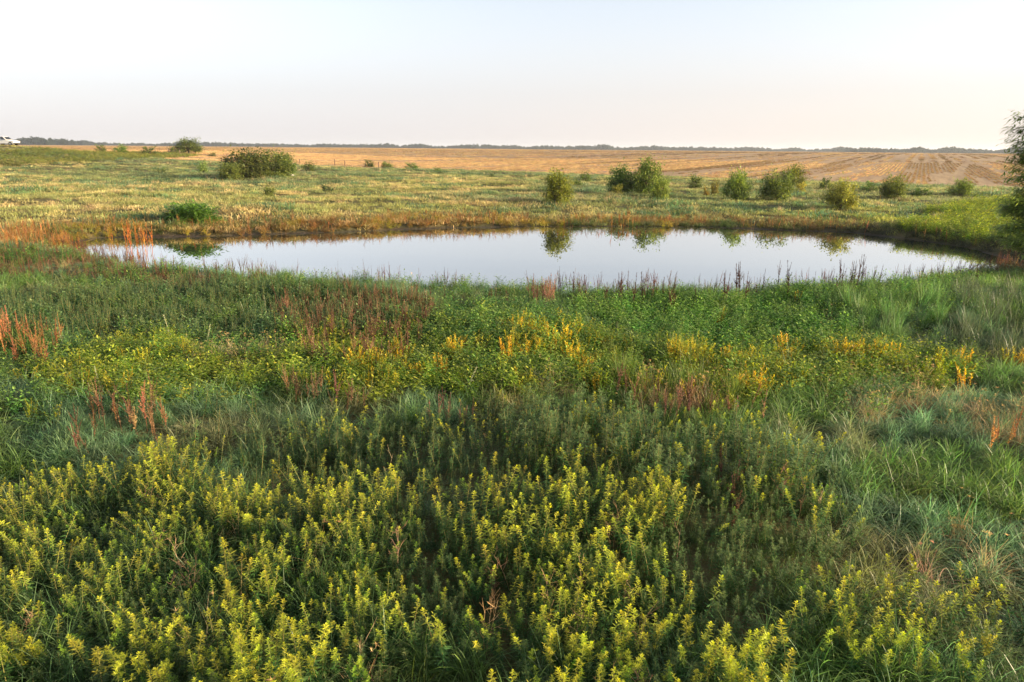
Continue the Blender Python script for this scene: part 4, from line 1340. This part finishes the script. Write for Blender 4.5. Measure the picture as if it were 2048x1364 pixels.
# ------------------------------------------------------------------ white vehicle on the embankment at the left edge
M_WHITE = plain('white_paint', (.78, .78, .76), .25, coat=1)
M_GLASS = plain('dark_glass', (.02, .025, .03), .05, spec=.9)
M_TYRE = plain('tyre_rubber', (.02, .02, .02), .85)
M_RIM = plain('rim_metal', (.5, .5, .5), .3, .9)
M_LAMP = plain('lamp_lens', (.8, .75, .68), .1, spec=.8)
M_TAIL = plain('tail_lens', (.4, .02, .02), .15)
M_TRIM = plain('black_trim', (.03, .03, .03), .6)
px0, py0 = 14, 293
d_ = ray(px0, py0); t_ = 152 / d_.y
x, y = d_.x * t_, d_.y * t_
car = empty('parked_car', (x, y, tz(x, y) + .02), R(-4)); tag(car, 'white four-door vehicle parked on the embankment at the left edge', 'car')
mb = MB()
mb.prism([(-2.35, .38), (-2.4, .75), (-2.32, 1.08), (-2.0, 1.12), (.75, 1.10), (1.7, 1.02), (2.2, .92), (2.38, .72), (2.40, .42), (2.1, .34), (1.95, .34), (1.85, .62), (1.55, .76),
          (1.25, .62), (1.15, .34), (-1.1, .34), (-1.2, .62), (-1.5, .76), (-1.8, .62), (-1.9, .34)], -.92, .92, (1, 1, 1))
body = mb.mesh('body', M_WHITE); ob = link('body', body, car)
bv = ob.modifiers.new('bevel', 'BEVEL'); bv.width = .05; bv.segments = 2
mb = MB()
prof = [(-2.25, 1.12), (-1.95, 1.78), (-1.6, 1.86), (-.2, 1.86), (.1, 1.80), (.85, 1.11)]
V = [(px_, -.86 + .14 * (pz_ - 1.11) / .7, pz_) for px_, pz_ in prof] + [(px_, .86 - .14 * (pz_ - 1.11) / .7, pz_) for px_, pz_ in prof]
k6 = len(prof)
mb.add(V, [np.array([[k, (k + 1) % k6, k6 + (k + 1) % k6, k6 + k] for k in range(k6)]), np.array([list(range(k6))[::-1]]), np.array([list(range(k6, 2 * k6))])], (1, 1, 1))
ob = link('cabin', mb.mesh('cabin', M_WHITE), car)
bv = ob.modifiers.new('bevel', 'BEVEL'); bv.width = .05; bv.segments = 2
def pane(name, pts, mat=M_GLASS, parent=car, label=None):
    V = np.array(pts, float); c = V.mean(0); nrm = np.cross(V[1] - V[0], V[2] - V[0]); nrm /= np.linalg.norm(nrm)
    m = MB(); n_ = len(V)
    m.add(np.concatenate([V + nrm * .012, V - nrm * .012]), [np.array([list(range(n_))]), np.array([list(range(n_, 2 * n_))[::-1]]), np.array([[k, n_ + k, n_ + (k + 1) % n_, (k + 1) % n_] for k in range(n_)])], (1, 1, 1))
    return link(name, m.mesh(name, mat), parent)
for sgn in (-1, 1):
    def sp(px_, pz_): return (px_, sgn * (.86 - .14 * (pz_ - 1.11) / .7 + .006), pz_)
    for w_ in ([(-2.05, 1.18), (-1.85, 1.66), (-1.35, 1.74), (-1.35, 1.18)], [(-1.27, 1.18), (-1.27, 1.75), (-.5, 1.77), (-.5, 1.18)], [(-.42, 1.18), (-.42, 1.77), (0, 1.74), (.58, 1.18)]):
        pane('side_window', [sp(*q) for q in (w_ if sgn < 0 else w_[::-1])])
    for hx in (1.55, -1.5):
        tm, rm = MB(), MB()
        ring = [(hx + .0, 0)]
        def wheel(m, rad, y0, y1):
            n_ = 16
            A = [(hx + rad * math.cos(a), sgn * y0, .34 + rad * math.sin(a)) for a in np.linspace(0, 2 * math.pi, n_, endpoint=False)]
            B = [(q_[0], sgn * y1, q_[2]) for q_ in A]
            m.add(A + B, [np.array([[k, (k + 1) % n_, n_ + (k + 1) % n_, n_ + k] for k in range(n_)]), np.array([list(range(n_))]), np.array([list(range(n_, 2 * n_))[::-1]])], (1, 1, 1))
        wheel(tm, .35, .68, .93); wheel(rm, .21, .80, .945)
        wo_ = link('wheel', tm.mesh('wheel', M_TYRE), car); link('rim', rm.mesh('rim', M_RIM), wo_)
    m = MB(); m.box((2.10, sgn * .80 - .13, .70), (2.40, sgn * .80 + .13, .86), (1, 1, 1)); link('headlight', m.mesh('headlight', M_LAMP), car)
    m = MB(); m.box((-2.42, sgn * .80 - .1, .78), (-2.30, sgn * .80 + .1, 1.05), (1, 1, 1)); link('tail_light', m.mesh('tail_light', M_TAIL), car)
    m = MB(); m.box((.48, min(sgn * .88, sgn * 1.08), 1.12), (.66, max(sgn * .88, sgn * 1.08), 1.30), (1, 1, 1)); link('mirror', m.mesh('mirror', M_TRIM), car)
pane('windscreen', [(.80, -.78, 1.17), (.80, .78, 1.17), (.17, .68, 1.75), (.17, -.68, 1.75)])
m = MB(); m.box((2.33, -.9, .36), (2.46, .9, .56), (1, 1, 1)); link('bumper', m.mesh('bumper', M_TRIM), car)

# ------------------------------------------------------------------ woods on the horizon
FT = []
for k in range(5):
    mb = MB(); m_ = 520
    lob = [(U(-4, 4), U(-3, 3), U(4, 10), U(2, 4.2)) for _ in range(8)]
    for lx, ly, lz, lr in lob:
        q_ = m_ // 8
        P_ = np.array([lx, ly, lz]) + unit(U(0, 6.28, q_), U(-1, 1.5, q_)) * (lr * U(.7, 1.0, (q_, 1)))
        c_ = np.array([.034, .052, .030]) * U(.6, 1.4, (q_, 1))
        mb.strips(P_, RNG.normal(size=(q_, 3)), U(1.2, 2.4, q_), 1.3, .2, c_, c_, (0, .5, 1), (.6, 1, 0))
    mb.tube([(0, 0, 0), (0, 0, 6)], [.4, .2], (.08, .06, .05), 5)
    FT.append(mb.mesh('far_tree', M_LEAF))
C_FT = variants('far_tree', FT)
pts_ = []
for px0 in np.arange(-500, 2560, 2.6):
    left = math.exp(-((px0 - 125) / 75) ** 2)
    right_ = sm((px0 - 1640) / 40.)
    base = 2150 - 600 * right_ - 700 * left
    for row in range(3):
        if U(0, 1) < .15: continue
        dd = base + row * 40 + U(-40, 40)
        a = math.atan((px0 + U(-3, 3) - 1024) / FPX)
        s_ = U(.65, 1.2) * (.6 + .7 * vnoise(np.array(px0 / 30.), np.array(0.5), 8)) * (1 + .25 * left)
        pts_.append((math.sin(a) * dd / math.cos(a) , dd, s_))
pts_ = np.array(pts_)
scatter('distant_woods', C_FT, pts_[:, 0], pts_[:, 1], pts_[:, 2], jitter(len(pts_), (1, 1, 1), .1), 'dark blue-green line of woods along the whole horizon', 'woods', zoff=-2.5, tilt=.02)

# ------------------------------------------------------------------ haze in the air
mb = MB(); mb.box((-5000, -100, -2.5), (5000, 6000, 30), (1, 1, 1))
hm = bpy.data.materials.new('air'); hm.use_nodes = True
nt = hm.node_tree; nt.nodes.clear()
ou = nt.nodes.new('ShaderNodeOutputMaterial'); pv = nt.nodes.new('ShaderNodeVolumePrincipled')
pv.inputs['Color'].default_value = (.80, .89, 1, 1); pv.inputs['Density'].default_value = .00012; pv.inputs['Anisotropy'].default_value = .2
nt.links.new(pv.outputs['Volume'], ou.inputs['Volume'])
tag(link('haze', mb.mesh('haze', hm)), kind='stuff')
